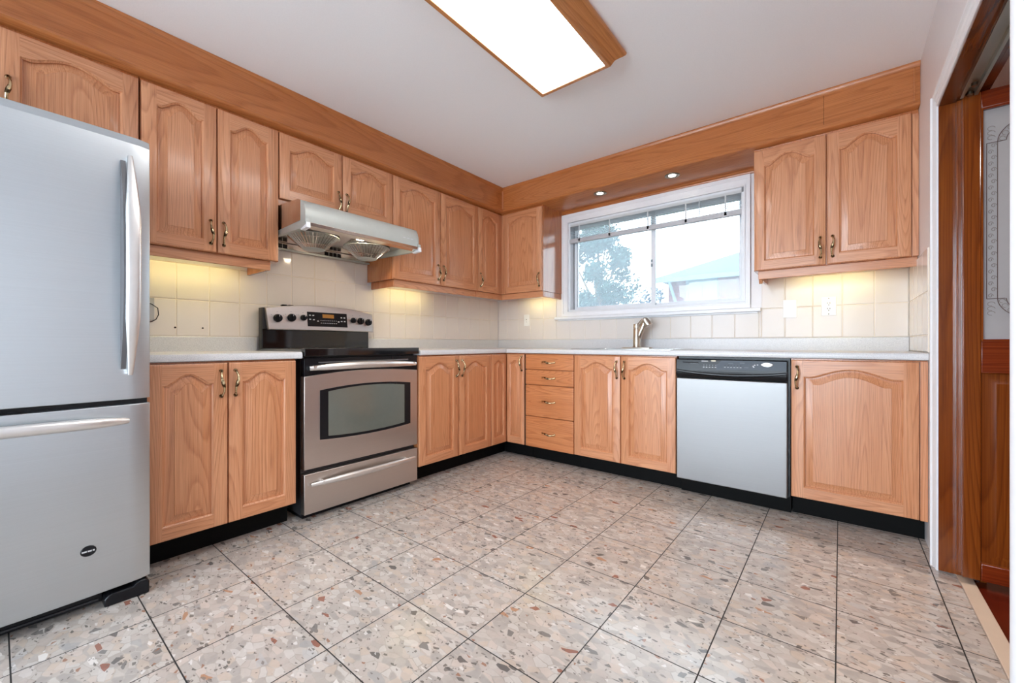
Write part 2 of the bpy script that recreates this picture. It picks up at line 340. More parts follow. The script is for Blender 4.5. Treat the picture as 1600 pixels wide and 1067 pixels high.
# ================================================================== geometry helpers
class MB:
    def __init__(s): s.v = []; s.f = []; s.m = []; s.mats = []
    def mi(s, mat):
        if mat not in s.mats: s.mats.append(mat)
        return s.mats.index(mat)
    def face(s, pts, mat):
        i = len(s.v); s.v += [tuple(p) for p in pts]; s.f.append(tuple(range(i, i + len(pts)))); s.m.append(s.mi(mat))
    def add(s, verts, faces, mat):
        i = len(s.v); s.v += [tuple(p) for p in verts]; q = s.mi(mat)
        for f in faces: s.f.append(tuple(i + a for a in f)); s.m.append(q)
    def box(s, x0, x1, y0, y1, z0, z1, mat):
        x0, x1 = sorted((x0, x1)); y0, y1 = sorted((y0, y1)); z0, z1 = sorted((z0, z1))
        v = [(x0, y0, z0), (x1, y0, z0), (x1, y1, z0), (x0, y1, z0), (x0, y0, z1), (x1, y0, z1), (x1, y1, z1), (x0, y1, z1)]
        s.add(v, [(0, 3, 2, 1), (4, 5, 6, 7), (0, 1, 5, 4), (1, 2, 6, 5), (2, 3, 7, 6), (3, 0, 4, 7)], mat); return s
    def prism(s, prof, axis, a0, a1, mat):
        """prof: list of 2-D points; axis 'x': (y,z); 'y': (x,z); 'z': (x,y)"""
        n = len(prof)
        def P(p, a):
            return {'x': (a, p[0], p[1]), 'y': (p[0], a, p[1]), 'z': (p[0], p[1], a)}[axis]
        v = [P(p, a0) for p in prof] + [P(p, a1) for p in prof]
        f = [tuple(range(n)), tuple(range(2 * n - 1, n - 1, -1))]
        for i in range(n): j = (i + 1) % n; f.append((i, n + i, n + j, j))
        s.add(v, f, mat); return s
    def loops(s, rings, mat, closed=True, cap0=True, cap1=True):
        n = len(rings[0]); v = [p for r in rings for p in r]; f = []
        for k in range(len(rings) - 1):
            for i in range(n if closed else n - 1):
                j = (i + 1) % n; f.append((k * n + i, k * n + j, (k + 1) * n + j, (k + 1) * n + i))
        if cap0: f.append(tuple(range(n - 1, -1, -1)))
        if cap1: f.append(tuple((len(rings) - 1) * n + i for i in range(n)))
        s.add(v, f, mat); return s
    def lathe(s, prof, c, mat, axis='z', seg=24):
        rings = []
        for r, h in prof:
            ring = []
            for i in range(seg):
                a = 2 * PI * i / seg; p, q = r * math.cos(a), r * math.sin(a)
                o = {'z': (p, q, h), 'y': (p, h, q), 'x': (h, p, q)}[axis]
                ring.append((c[0] + o[0], c[1] + o[1], c[2] + o[2]))
            rings.append(ring)
        return s.loops(rings, mat)
    def tube(s, path, rad, mat, seg=10, flat=None):
        """sweep a circle (or ellipse: flat=(a,b) factors) along a path"""
        path = [Vector(p) for p in path]; n = len(path)
        if not hasattr(rad, '__len__'): rad = [rad] * n
        t0 = (path[1] - path[0]).normalized(); up = Vector((0, 0, 1)) if abs(t0.z) < 0.9 else Vector((1, 0, 0))
        u = t0.cross(up).normalized(); rings = []
        for i, p in enumerate(path):
            t = (path[min(i + 1, n - 1)] - path[max(i - 1, 0)]).normalized()
            u = (u - t * u.dot(t)).normalized(); v = t.cross(u)
            fa, fb = flat if flat else (1, 1)
            rings.append([tuple(p + u * rad[i] * fa * math.cos(2 * PI * j / seg) + v * rad[i] * fb * math.sin(2 * PI * j / seg)) for j in range(seg)])
        return s.loops(rings, mat)
    def build(s, name, parent=None, loc=(0, 0, 0), rotz=0.0, bevel=0.0, bseg=2, angle=35, smooth=True, rot=None):
        me = bpy.data.meshes.new(name); me.from_pydata(s.v, [], s.f)
        for mt in s.mats: me.materials.append(M[mt])
        for p, q in zip(me.polygons, s.m): p.material_index = q; p.use_smooth = smooth
        bm = bmesh.new(); bm.from_mesh(me); bmesh.ops.remove_doubles(bm, verts=bm.verts, dist=1e-6)
        bmesh.ops.recalc_face_normals(bm, faces=bm.faces); bm.to_mesh(me); bm.free()
        if smooth: me.set_sharp_from_angle(angle=R(angle))
        me.update()
        o = bpy.data.objects.new(name, me); COL.objects.link(o); o.location = loc; o.rotation_euler = rot or (0, 0, rotz)
        if parent: o.parent = parent
        if bevel:
            bv = o.modifiers.new('bevel', 'BEVEL'); bv.width = bevel; bv.segments = bseg; bv.limit_method = 'ANGLE'; bv.angle_limit = R(40)
            bv.harden_normals = False
        return o

def tag(o, label=None, cat=None, group=None, kind=None):
    if label: o['label'] = label
    if cat: o['category'] = cat
    if group: o['group'] = group
    if kind: o['kind'] = kind
    return o
def thing(name, label, cat, loc=(0, 0, 0), rotz=0.0, group=None):
    o = bpy.data.objects.new(name, None); COL.objects.link(o); o.location = loc; o.rotation_euler = (0, 0, rotz)
    o.empty_display_size = 0.1
    return tag(o, label, cat, group)
def struct(o): o['kind'] = 'structure'; return o
LEFT = R(90)   # local frame of the left run: X = world +y, front faces world +x

# ================================================================== room shell
def wall_with_hole(name, axis, pos, thick, a0, a1, z0, z1, holes, mat):
    """axis 'x': wall in plane x=pos spanning y a0..a1. holes: (b0,b1,c0,c1)"""
    b = MB()
    def bx(p0, p1, q0, q1):
        if p1 - p0 < 1e-4 or q1 - q0 < 1e-4: return
        if axis == 'x': b.box(pos, pos + thick, p0, p1, q0, q1, mat)
        else: b.box(p0, p1, pos, pos + thick, q0, q1, mat)
    cur = a0
    for h in sorted(holes):
        bx(cur, h[0], z0, z1); bx(h[0], h[1], z0, h[2]); bx(h[0], h[1], h[3], z1); cur = h[1]
    bx(cur, a1, z0, z1)
    return struct(b.build(name, smooth=False))
wall_left = wall_with_hole('wall_left', 'x', 0, -0.12, YF - 0.12, 0.14, 0, ZC, [], 'wall')
wall_back = wall_with_hole('wall_back', 'y', 0, 0.14, 0, W, 0, ZC, [(0.868, 2.322, 1.255, 2.085)], 'wall')
OY0, OY1, OZ = -1.862, -0.872, 1.968
wall_right = wall_with_hole('wall_right', 'x', W, 0.115, YF - 0.12, 0.14, 0, ZC, [(OY0, OY1, -0.02, OZ)], 'wall')
wall_front = wall_with_hole('wall_front', 'y', YF, -0.12, 0, W, 0, ZC, [(0.1, 3.08, 0.02, 2.3)], 'wall')
b = MB(); b.box(0, 3.237, YF, 0, -0.05, 0, 'terrazzo'); floor = struct(b.build('floor', smooth=False))
b = MB(); b.box(-0.12, W + 0.115, YF - 0.12, 0.14, ZC, ZC + 0.08, 'ceiling'); struct(b.build('ceiling', smooth=False))
b = MB(); b.box(3.2375, 3.283, OY0, OY1, -0.03, 0.006, 'threshold'); struct(b.build('trim_1', bevel=0.002))
tag(bpy.data.objects['trim_1'], 'cream marble threshold strip in the doorway')

# hall beyond the doorway
b = MB(); b.box(3.2835, 6.6, -4.6, 1.6, -0.05, 0.0, 'hall_floor'); struct(b.build('floor_hall', smooth=False))
b = MB(); b.box(W + 0.1155, 6.7, -4.72, 1.12, ZC, ZC + 0.08, 'ceiling'); struct(b.build('ceiling_hall', smooth=False))
b = MB(); b.box(6.6, 6.72, -4.6, 1.6, 0, ZC, 'hall_wall'); struct(b.build('wall_hall_far', smooth=False))
b = MB(); b.box(W, W + 0.1145, 0.141, 1.0, 0, ZC, 'hall_wall'); struct(b.build('wall_hall_side', smooth=False))
b = MB(); b.box(W, 6.6, 1.0, 1.12, 0, ZC, 'hall_wall'); struct(b.build('wall_hall_end', smooth=False))
b = MB(); b.box(W + 0.115, 6.6, -4.72, -4.6, 0, ZC, 'hall_wall'); struct(b.build('wall_hall_near', smooth=False))

# wooden soffits above the cabinets
S = 0.3799; ZS = 2.1926
def soffit_profile(sign=1):
    return [(0, ZS), (S - 0.006, ZS), (S, ZS + 0.004), (S + 0.005, ZS + 0.012), (S, ZS + 0.022), (S, ZC - 0.03), (S + 0.006, ZC - 0.024), (S + 0.010, ZC - 0.006), (S + 0.010, ZC - 0.001), (0, ZC - 0.001)]
b = MB(); b.prism(soffit_profile(), 'y', YF + 0.001, -S, 'soffit_y')
b.box(S - 0.001, S + 0.009, -S - 0.0085, -S - 0.0005, ZS + 0.03, ZC - 0.035, 'oak_v')
tag(struct(b.build('trim_2', bevel=0.0)), 'long oak soffit above the left wall cabinets')
b = MB(); b.prism([(-p[0], p[1]) for p in soffit_profile()], 'x', 0.001, W - 0.001, 'soffit_x')
b.box(2.787, 2.7885, -S - 0.0012, -S, ZS + 0.025, ZC - 0.032, 'dark_hole')
b.box(3.162, 3.168, -S - 0.005, -S, ZS + 0.02, ZC - 0.03, 'soffit_x')
tag(struct(b.build('trim_3')), 'oak soffit across the window wall')
# cove strip where the soffit meets the window wall
b = MB(); b.prism([(0, 2.166), (-0.008, 2.166), (-0.012, 2.172), (-0.012, 2.180), (-0.02, 2.186), (-0.024, 2.1925), (0, 2.1925)], 'x', 0.802, 2.428, 'soffit_x')
tag(struct(b.build('trim_4')), 'thin oak moulding strip above the window')

# glazed wall tiles, each with eased edges
def tiles(name, parent, us, zs, place):
    b = MB()
    g, ch, th = 0.0013, 0.004, 0.0075
    for i in range(len(us) - 1):
        for j in range(len(zs) - 1):
            a0, a1, z0, z1 = us[i] + g, us[i + 1] - g, zs[j] + g, zs[j + 1] - g
            if a1 - a0 < 0.01: continue
            r = []
            for ins, d in ((0, 0.002), (0, th - 0.0022), (ch * 0.4, th - 0.0007), (ch, th)):
                r.append([place(a0 + ins, d, z0 + ins), place(a1 - ins, d, z0 + ins), place(a1 - ins, d, z1 - ins), place(a0 + ins, d, z1 - ins)])
            b.loops(r, 'tile', cap0=False)
    p0 = place(us[0], 0.0001, zs[0]); p1 = place(us[-1], 0.0045, zs[-1])
    b.box(p0[0], p1[0], p0[1], p1[1], p0[2], p1[2], 'grout')
    return tag(struct(b.build(name, parent, angle=10)), 'cream glazed square wall tiles')
TW = 0.1525
usL = sorted(y for y in [-2.734 + TW * k for k in range(-2, 18)] if y < -0.01)
usL = [-3.04] + [u for u in usL if u > -3.03] + [-0.008]
zsT = [0.998, 1.201, 1.404, 1.607, 1.81]
placeL = lambda a, d, z: (d, a, z)
tiles('tile_backsplash', wall_left, usL, [0.998, 1.201, 1.404], placeL)
usS = [u for u in usL if -2.36 < u < -1.55]
usS = [-2.334] + [u for u in usS if u > -2.32 and u < -1.58] + [-1.568]
tiles('tile_backsplash', wall_left, usS, [1.404, 1.607, 1.76], placeL)
usB = sorted([3.179 - TW * k for k in range(0, 21)]); usB = [0.008] + [u for u in usB if u > 0.02]
placeB = lambda a, d, z: (a, -d, z)
tiles('tile_backsplash', wall_back, [u for u in usB if u < 0.75] + [0.737], [0.998, 1.201, 1.404], placeB)
tiles('tile_backsplash', wall_back, [0.737] + [u for u in usB if 0.76 < u < 2.43] + [2.432], [0.998, 1.178], placeB)
tiles('tile_backsplash', wall_back, [2.432] + [u for u in usB if u > 2.44], [0.998, 1.201, 1.404], placeB)
placeR = lambda a, d, z: (W - d, -a, z)
tiles('tile_backsplash', wall_right, [0.008] + [0.045 + TW * k for k in range(0, 5)], [0.915, 0.998, 1.201, 1.404], placeR)

# ================================================================== window
WIN = tag(struct(bpy.data.objects.new('window_1', None)), 'white sliding kitchen window over the sink'); COL.objects.link(WIN)
WIN.location = (1.6, 0, 1.2)
def wb(b, name, **kw): return b.build(name, WIN, loc=(-1.6, 0, -1.2), **kw)
b = MB()   # casing with stepped profile
x0, x1, z0, z1 = 0.802, 2.364, 1.21, 2.165
ix0, ix1, iz0, iz1 = 0.868, 2.322, 1.255, 2.085
def frame(b, o, i, y0, y1, mat):
    (ax0, ax1, az0, az1), (bx0, bx1, bz0, bz1) = o, i
    b.box(ax0, ax1, y0, y1, bz1, az1, mat); b.box(ax0, ax1, y0, y1, az0, bz0, mat)
    b.box(ax0, bx0, y0, y1, bz0, bz1, mat); b.box(bx1, ax1, y0, y1, bz0, bz1, mat)
frame(b, (x0, x1, z0, z1), (ix0, ix1, iz0, iz1), -0.012, -0.0002, 'white')
frame(b, (x0, x1, z0 + 0.001, z1 - 0.001), (ix0 - 0.045, ix1 + 0.022, iz0 - 0.02, iz1 + 0.05), -0.018, -0.011, 'white')
frame(b, (ix0 - 0.012, ix1 + 0.010, iz0 - 0.012, iz1 + 0.015), (ix0, ix1, iz0, iz1), -0.016, -0.011, 'white')
wb(b, 'window_casing', bevel=0.0015)
b = MB(); b.box(0.738, 2.431, -0.045, -0.0002, 1.182, 1.208, 'white'); b.box(0.76, 2.41, -0.018, -0.0002, 1.170, 1.1825, 'white')
wb(b, 'window_stool', bevel=0.004)
b = MB(); frame(b, (ix0 + .0005, ix1 - .0005, iz0 + .0005, iz1 - .0005), (ix0 + 0.018, ix1 - 0.018, iz0 + 0.018, iz1 - 0.018), 0.001, 0.135, 'vinyl')
wb(b, 'window_jamb', bevel=0.002)
def sash(x0, x1, y0, fw):
    zz0, zz1 = iz0 + 0.019, iz1 - 0.019
    b = MB(); frame(b, (x0, x1, zz0, zz1), (x0 + fw, x1 - fw, zz0 + fw * 0.8, zz1 - fw), y0, y0 + 0.028, 'vinyl')
    b.box(x0 + fw * 0.9, x0 + fw, y0 - 0.002, y0 + .001, zz0 + fw * 0.8, zz1 - fw, 'mark_grey')
    s = wb(b, 'window_sash', bevel=0.002)
    g = MB(); g.box(x0 + fw * 0.8, x1 - fw * 0.8, y0 + 0.011, y0 + 0.015, zz0 + fw * 0.6, zz1 - fw * 0.8, 'glass')
    g.build('window_pane', s)
    return s
sash(ix0 + 0.02, 1.655, 0.075, 0.034)
sr = sash(1.61, ix1 - 0.019, 0.108, 0.030)
b = MB(); b.box(1.622, 1.634, 0.066, 0.075, 1.60, 1.66, 'mark_grey'); b.box(1.618, 1.638, 0.06, 0.068, 1.625, 1.64, 'vinyl'); wb(b, 'window_latch', bevel=0.001)
b = MB(); b.box(0.8865, 0.8885, 0.066, 0.074, iz0 + 0.02, iz1 - 0.02, 'dark_hole'); wb(b, 'window_track')

# raised venetian blind
bl = thing('window_blind', 'white venetian blind pulled up at the top of the kitchen window', 'blind', (1.595, 0.0, 2.0))
def bb_(b, name, **kw): return b.build(name, bl, loc=(-1.595, 0.0, -2.0), **kw)
b = MB(); b.box(0.872, 2.312, 0.004, 0.03, 2.046, 2.074, 'blind'); bb_(b, 'head_rail', bevel=0.002)
b = MB()
for i in range(11):
    z = 2.038 - (i * 0.0075 if i < 5 else 0.03 + (i - 4) * 0.0135)
    b.prism([(0.003, z), (0.016, z + 0.0035), (0.029, z + 0.0035), (0.029, z + 0.0043), (0.016, z + 0.0043), (0.003, z + 0.0008)], 'x', 0.876, 2.308, 'blind')
bb_(b, 'slats')
b = MB(); b.box(0.874, 2.310, 0.001, 0.031, 1.892, 1.932, 'blind_rail'); bb_(b, 'bottom_rail', bevel=0.004)
for x in (0.98, 1.28, 1.62, 1.92, 2.20):
    b = MB(); b.box(x - 0.005, x + 0.005, 0.0018, 0.0024, 1.922, 2.05, 'blind'); b.box(x - 0.008, x + 0.008, 0.001, 0.004, 1.902, 1.926, 'blind'); bb_(b, 'ladder_cord')
b = MB(); b.tube([(2.02, -0.002, 2.055), (2.021, -0.004, 1.98), (2.02, -0.003, 1.94)], 0.003, 'blind', 6); bb_(b, 'tilt_wand')
b = MB(); b.box(2.306, 2.322, 0.0, 0.03, 2.05, 2.085, 'mark_grey'); bb_(b, 'mounting_bracket')

# ================================================================== cabinets
def pull(parent, x, z, vertical=True, mirror=False, y=-0.02):
    """small antique brass S-shaped bow pull, 11 cm"""
    b = MB(); L = 0.058; path = []; rad = []
    n = 16
    for i in range(n + 1):
        t = -1 + 2 * i / n; out = 0.025 * (1 - abs(t) ** 2.6) + 0.005
        wob = 0.005 * math.sin(t * PI) * (1 if mirror else -1)
        p = (wob, -out, t * L) if vertical else (t * L, -out, wob)
        path.append(p); rad.append(0.0046 + 0.0034 * math.exp(-(t / 0.32) ** 2) + 0.0025 * math.exp(-((abs(t) - 1) / 0.1) ** 2))
    b.tube(path, rad, 'brass', 8)
    for s in (-1, 1):
        c = (0, -0.0005, s * L) if vertical else (s * L, -0.0005, 0)
        b.lathe([(0.009, 0.0), (0.009, -0.0025), (0.005, -0.008)], c, 'brass', 'y', 12)
    return b.build('handle', parent, loc=(x, y, z), angle=60)

def door_mesh(w, h, arch=0.045, stile=0.055, rail_t=0.045, rail_b=0.058, th=0.02):
    """raised-panel door in local X 0..w, Z 0..h, back at y=0, face at y=-th"""
    b = MB(); x0, x1 = stile, w - stile; zb = rail_b; zs = h - rail_t - arch  # shoulder height
    NA = 26
    def topz(t):
        s = abs(2 * t - 1)
        return zs + (arch * (0.5 * (1 + math.cos(PI * s / 0.84))) ** 0.62 if s < 0.84 else 0.0)
    def ring(d, y):
        pts = [(x0 + d, y, zb + d), (x1 - d, y, zb + d)]
        for i in range(NA + 1):
            t = 1 - i / NA; pts.append((x0 + d + (x1 - x0 - 2 * d) * t, y, topz(t) - d))
        return pts
    F = -th
    # frame face
    e = 0.005
    b.face([(e, F, e), (x0, F, e), (x0, F, h - e), (e, F, h - e)], 'oak_v')
    b.face([(x1, F, e), (w - e, F, e), (w - e, F, h - e), (x1, F, h - e)], 'oak_v')
    b.face([(x0, F, e), (x1, F, e), (x1, F, zb), (x0, F, zb)], 'oak_h')
    for i in range(NA):
        t0, t1 = i / NA, (i + 1) / NA; xa, xb = x0 + (x1 - x0) * t0, x0 + (x1 - x0) * t1
        b.face([(xa, F, topz(t0)), (xb, F, topz(t1)), (xb, F, h - e), (xa, F, h - e)], 'oak_h')
    # outer edge
    o = lambda d, y: [(d, y, d), (w - d, y, d), (w - d, y, h - d), (d, y, h - d)]
    b.loops([o(e, F), o(e * 0.35, F + 0.0015), o(0, F + 0.006), o(0, 0)], 'oak_v', cap0=False, cap1=True)
    # sticking bead, groove, raised bevel, field
    prof = [(0.0, F), (0.002, F + 0.0022), (0.007, F + 0.0045), (0.0085, F + 0.0125), (0.0115, F + 0.0125), (0.016, F + 0.0115), (0.034, F + 0.0045), (0.040, F + 0.0025), (0.0415, F + 0.0005)]
    rings = [ring(d, y) for d, y in prof]
    b.loops(rings, 'oak_p', cap0=False, cap1=True)
    return b
def door(parent, x, z, w, h, y, handle=None, arch=0.045, hz=None, **kw):
    b = door_mesh(w, h, arch, **kw)
    d = b.build('door', parent, loc=(x, y, z), angle=28)
    if handle:
        hx = 0.026 if handle == 'l' else w - 0.026
        pull(d, hx, hz if hz is not None else (h - 0.095), mirror=(handle == 'l'))
    return d
def cabinet(name, label, x0, x1, z0, z1, depth, rot, toe=True, ends=None, loc_wall=(0, 0)):
    """root at the wall line, local frame: X right, Y into wall"""
    if rot: loc = (0, x0, 0 if toe else z0)
    else: loc = (x0, 0, 0 if toe else z0)
    root = thing(name, label, 'cabinet', loc, rot)
    w = x1 - x0; zb = loc[2]
    b = MB()
    if toe:
        q0, q1 = z0 - zb, z1 - zb
        b.box(0.0005, 0.0185, -depth, -0.009, q0, q1, 'oak_plain'); b.box(w - 0.0185, w - 0.0005, -depth, -0.009, q0, q1, 'oak_plain')
        b.box(0.0185, w - 0.0185, -depth, -0.009, q0, q0 + 0.018, 'oak_plain'); b.box(0.0185, w - 0.0185, -0.018, -0.009, q0 + 0.018, q1, 'oak_plain')
        b.box(0.0185, w - 0.0185, -depth, -depth + 0.018, q0 + 0.018, q1, 'oak_plain')
    else: b.box(0.0005, w - 0.0005, -depth, -0.009, z0 - zb, z1 - zb, 'oak_plain')
    b.build('cabinet_box', root)
    if toe:
        b = MB(); b.box(0.0005, w - 0.0005, -depth + 0.09, -0.02, 0.0, z0 - 0.0005, 'black_matte'); tag(b.build('toe_kick', root), 'black recessed toe kick')
    return root
DF = 0.6364; ZB, ZT = 0.1205, 0.868
BD = DF - 0.0205
def base_cab(label, y0, y1, doors, rot, zt=0.8745, name='base_cabinet', g=0.0024):
    r = cabinet(name, label, y0, y1, 0.118, zt, BD, rot)
    for (a, bb, hd) in doors:
        door(r, a - y0 + g, ZB, bb - a - 2 * g, ZT - ZB, -BD - 0.0005, hd)
    return r
base_cab('oak base cabinet with two arched doors, between fridge and range', -2.976, -2.3712, [(-2.976, -2.6787, 'r'), (-2.6787, -2.3712, 'l')], LEFT)
base_cab('oak base cabinet with two arched doors, directly right of the range', -1.569, -0.8292, [(-1.569, -1.1943, 'r'), (-1.1943, -0.8292, 'l')], LEFT)
base_cab('oak sink base cabinet with two arched doors, below the faucet', 1.2915, 2.0403, [(1.2915, 1.6635, 'r'), (1.6635, 2.0403, 'l')], 0)
rb = base_cab('oak base cabinet with one wide arched door, right of the dishwasher', 2.6505, 3.186, [(2.6505, 3.158, 'l')], 0)
# corner base cabinet: L-shaped with a folding pair of leaves
cc = thing('corner_base_cabinet', 'oak corner base cabinet with two narrow leaves meeting in the inner corner', 'cabinet', (0, 0, 0))
b = MB(); b.prism([(0.009, -0.009), (0.009, -0.8285), (BD, -0.8285), (BD, -BD), (0.8355, -BD), (0.8355, -0.009)], 'z', 0.118, 0.8745, 'oak_plain'); b.build('cabinet_box', cc)
b = MB(); k_ = BD - 0.09; b.prism([(0.02, -0.02), (0.02, -0.8285), (k_, -0.8285), (k_, -k_), (0.8355, -k_), (0.8355, -0.02)], 'z', 0.0, 0.1175, 'black_matte'); b.build('toe_kick', cc)
wl = 0.8285 - 0.6375
d1 = door_mesh(wl, ZT - ZB, 0.03, stile=0.034); o = d1.build('door', cc, loc=(BD + 0.0005, -0.8277, ZB), rotz=LEFT, angle=28)
d2 = door_mesh(0.820 - 0.6375, ZT - ZB, 0.03, stile=0.034); o = d2.build('door', cc, loc=(0.6375, -BD - 0.0005, ZB), angle=28)
pull(o, 0.162, ZT - ZB - 0.075)
b = MB(); b.box(0.8215, 0.835, -BD - 0.004, -BD, ZB, ZT, 'dark_hole'); b.build('filler_or_gap_strip', cc)  # dark strip painting the shade in the open gap beside the leaf
# drawer bank
dr = cabinet('drawer_cabinet', 'oak cabinet with a stack of four flat drawers, left of the sink cabinet', 0.837, 1.2905, 0.118, 0.8745, BD, 0)
zsd = [(0.1205, 0.366), (0.3705, 0.621), (0.6255, 0.7445), (0.749, 0.868)]
for (a, c) in zsd[::-1]:
    b = MB(); b.box(0.002, 0.4515, -0.02, 0, 0, c - a, 'oak_drawer')
    d = b.build('drawer', dr, loc=(0, -BD - 0.0005, a), bevel=0.004, bseg=3)
    pull(d, 0.226, (c - a) / 2, vertical=False)

# wall cabinets
UD = 0.3402; UB = UD - 0.0205; ZU0, ZU1 = 1.4265, 2.1765
def wall_cab(label, a0, a1, z0, doors, rot, rail=None, name='wall_cabinet', arch=0.045, hz=0.1, g=0.0024, extra=0.0):
    r = cabinet(name, label, a0, a1, z0, ZU1 + 0.0155, UB, rot, toe=False)
    for (a, bb, hd) in doors:
        door(r, a - a0 + g, 0.001 + extra, bb - a - 2 * g, ZU1 - z0 - 0.001 - extra, -UB - 0.0005, hd, arch=arch, hz=hz)
    if rail:
        x0, x1, le, re = rail
        b = MB(); pr = 0.052
        b.box(x0 - a0, x1 - a0, -UB + 0.008, -UB + 0.019, -pr, -0.0001, 'oak_h')
        if le: b.box(x0 - a0, x0 - a0 + 0.018, -UB + 0.0195, -0.012, -pr, -0.0005, 'oak_plain')
        if re: b.box(x1 - a0 - 0.018, x1 - a0, -UB + 0.0195, -0.012, -pr, -0.0005, 'oak_plain')
        b.build('light_rail', r, bevel=0.003)
    return r
wall_cab('oak wall cabinet above the refrigerator', -3.76, -2.9405, 1.80, [(-3.76, -3.352, 'r'), (-3.352, -2.9405, 'l')], LEFT, hz=0.13)
wall_cab('tall oak wall cabinet with two arched doors, left of the range hood', -2.9375, -2.3374, ZU0, [(-2.9375, -2.6377, 'r'), (-2.6377, -2.3374, 'l')], LEFT, rail=(-2.9365, -2.372, False, True))
hc = wall_cab('short oak wall cabinet with two arched doors, above the range hood', -2.3365, -1.5655, 1.758, [(-2.3365, -1.951, 'r'), (-1.951, -1.5655, 'l')], LEFT, hz=0.075, extra=0.036)
wall_cab('oak wall cabinet with two arched doors, right of the range hood', -1.5649, -0.6695, ZU0, [(-1.5649, -1.1114, 'r'), (-1.1114, -0.6695, 'l')], LEFT, rail=(-1.535, -0.671, True, False))
# corner wall cabinet, L shaped
cw = thing('corner_wall_cabinet', 'oak corner wall cabinet with a door on each wing, left of the window', 'cabinet', (0, 0, ZU0))
hh = ZU1 + 0.0155 - ZU0
b = MB(); b.prism([(0.009, -0.009), (0.009, -0.669), (UB, -0.669), (UB, -UB), (0.7985, -UB), (0.7985, -0.009)], 'z', 0.0, hh, 'oak_plain'); b.build('cabinet_box', cw)
d = door_mesh(0.669 - UD - 0.018, ZU1 - ZU0 - .001, 0.04).build('door', cw, loc=(UB + 0.0005, -0.6675, 0.001), rotz=LEFT, angle=28); pull(d, 0.026, 0.1)
d = door_mesh(0.797 - UD - 0.018, ZU1 - ZU0 - .001, 0.035).build('door', cw, loc=(UD + 0.016, -UB - 0.0005, 0.001), angle=28); pull(d, 0.797 - UD - 0.018 - 0.026, 0.1)
b = MB(); b.box(UB + 0.0005, UD - 0.001, -UD + 0.001, -UB - 0.0005, 0.001, ZU1 - ZU0, 'oak_v'); b.box(UB + 0.0006, UD + 0.014, -UB - 0.014, -UB - 0.0005, 0.001, ZU1 - ZU0, 'oak_v')
b.box(UB + 0.0006, UB + 0.014, -UD - 0.014, -UB - 0.0145, 0.001, ZU1 - ZU0, 'oak_v'); b.build('corner_filler', cw)
b = MB(); q = UB - 0.001
b.box(q - 0.018, q, -0.669, -q + 0.018, -0.052, -0.0001, 'oak_h'); b.box(q + 0.0003, 0.795, -q, -q + 0.018, -0.052, -0.0001, 'oak_h'); b.box(0.777, 0.795, -q + 0.0185, -0.012, -0.052, -0.0005, 'oak_plain')
b.build('light_rail', cw, bevel=0.003)
wr = wall_cab('oak wall cabinet with two arched doors, right of the window', 2.4298, 3.186, ZU0 - 0.008, [(2.4298, 2.7999, 'r'), (2.7999, 3.160, 'l')], 0, rail=(2.452, 3.184, True, False), arch=0.055)
b = MB(); b.box(0.731, 0.7555, -UB - 0.014, -UB - 0.0005, 0.001, ZU1 - ZU0, 'oak_v'); b.build('filler_or_gap_strip', wr)
b = MB(); b.prism([(-0.3, -0.053), (-0.262, -0.053), (-0.268, -0.066), (-0.28, -0.078), (-0.29, -0.074), (-0.296, -0.062)], 'x', 0.024, 0.042, 'oak_v'); b.build('rail_corbel', wr)
for o in rb.children:
    pass
b = MB(); b.box(0.509, 0.5345, -BD - 0.014, -BD - 0.0005, ZB - 0.002, ZT + 0.002, 'oak_v'); b.build('filler_or_gap_strip', rb)

# under-cabinet lights
def uc(label, x0, x1, y0, y1, z):
    t = thing('under_cabinet_light', label, 'light', ((x0 + x1) / 2, (y0 + y1) / 2, z), 0, 'under-cabinet strip lights')
    dx, dy = (x1 - x0) / 2, (y1 - y0) / 2
    b = MB(); b.box(-dx, dx, -dy, dy, -0.012, -0.0005, 'white'); b.build('housing', t)
    b = MB(); b.box(-dx + 0.006, dx - 0.006, -dy + 0.006, dy - 0.006, -0.018, -0.0122, 'uc_bulb'); b.build('tube', t)
uc('strip light glowing under the wall cabinet left of the range hood', 0.10, 0.14, -2.93, -2.45, ZU0)
uc('strip light glowing under the wall cabinet right of the range hood', 0.10, 0.14, -1.46, -1.02, ZU0)
uc('strip light glowing under the corner wall cabinet', 0.42, 0.74, -0.14, -0.10, ZU0)
uc('strip light glowing under the wall cabinet right of the window', 2.62, 3.02, -0.14, -0.10, ZU0 - 0.008)

# ================================================================== countertop
CD = 0.6396
def edge_prof(depth, zt=0.9125, zb=0.8765):
    return [(0.0005, zb), (depth - 0.008, zb), (depth - 0.002, zb + 0.003), (depth, zb + 0.010), (depth, zt - 0.012), (depth - 0.003, zt - 0.004), (depth - 0.010, zt), (0.0005, zt)]
def splash(b, axis, a0, a1, d=0.02):
    pr = [(0.0008, 0.9126), (d, 0.9126), (d, 0.992), (d - 0.005, 0.9975), (0.0008, 0.9975)]
    if axis == 'y': b.prism(pr, 'y', a0, a1, 'laminate')
    else: b.prism([(-p, q) for p, q in pr], 'x', a0, a1, 'laminate')
b = MB(); b.prism(edge_prof(CD + .004), 'y', -2.977, -2.3445, 'laminate'); splash(b, 'y', -2.977, -2.339)
tag(b.build('countertop', bevel=0.0), 'short grey speckled countertop between fridge and range', 'countertop')
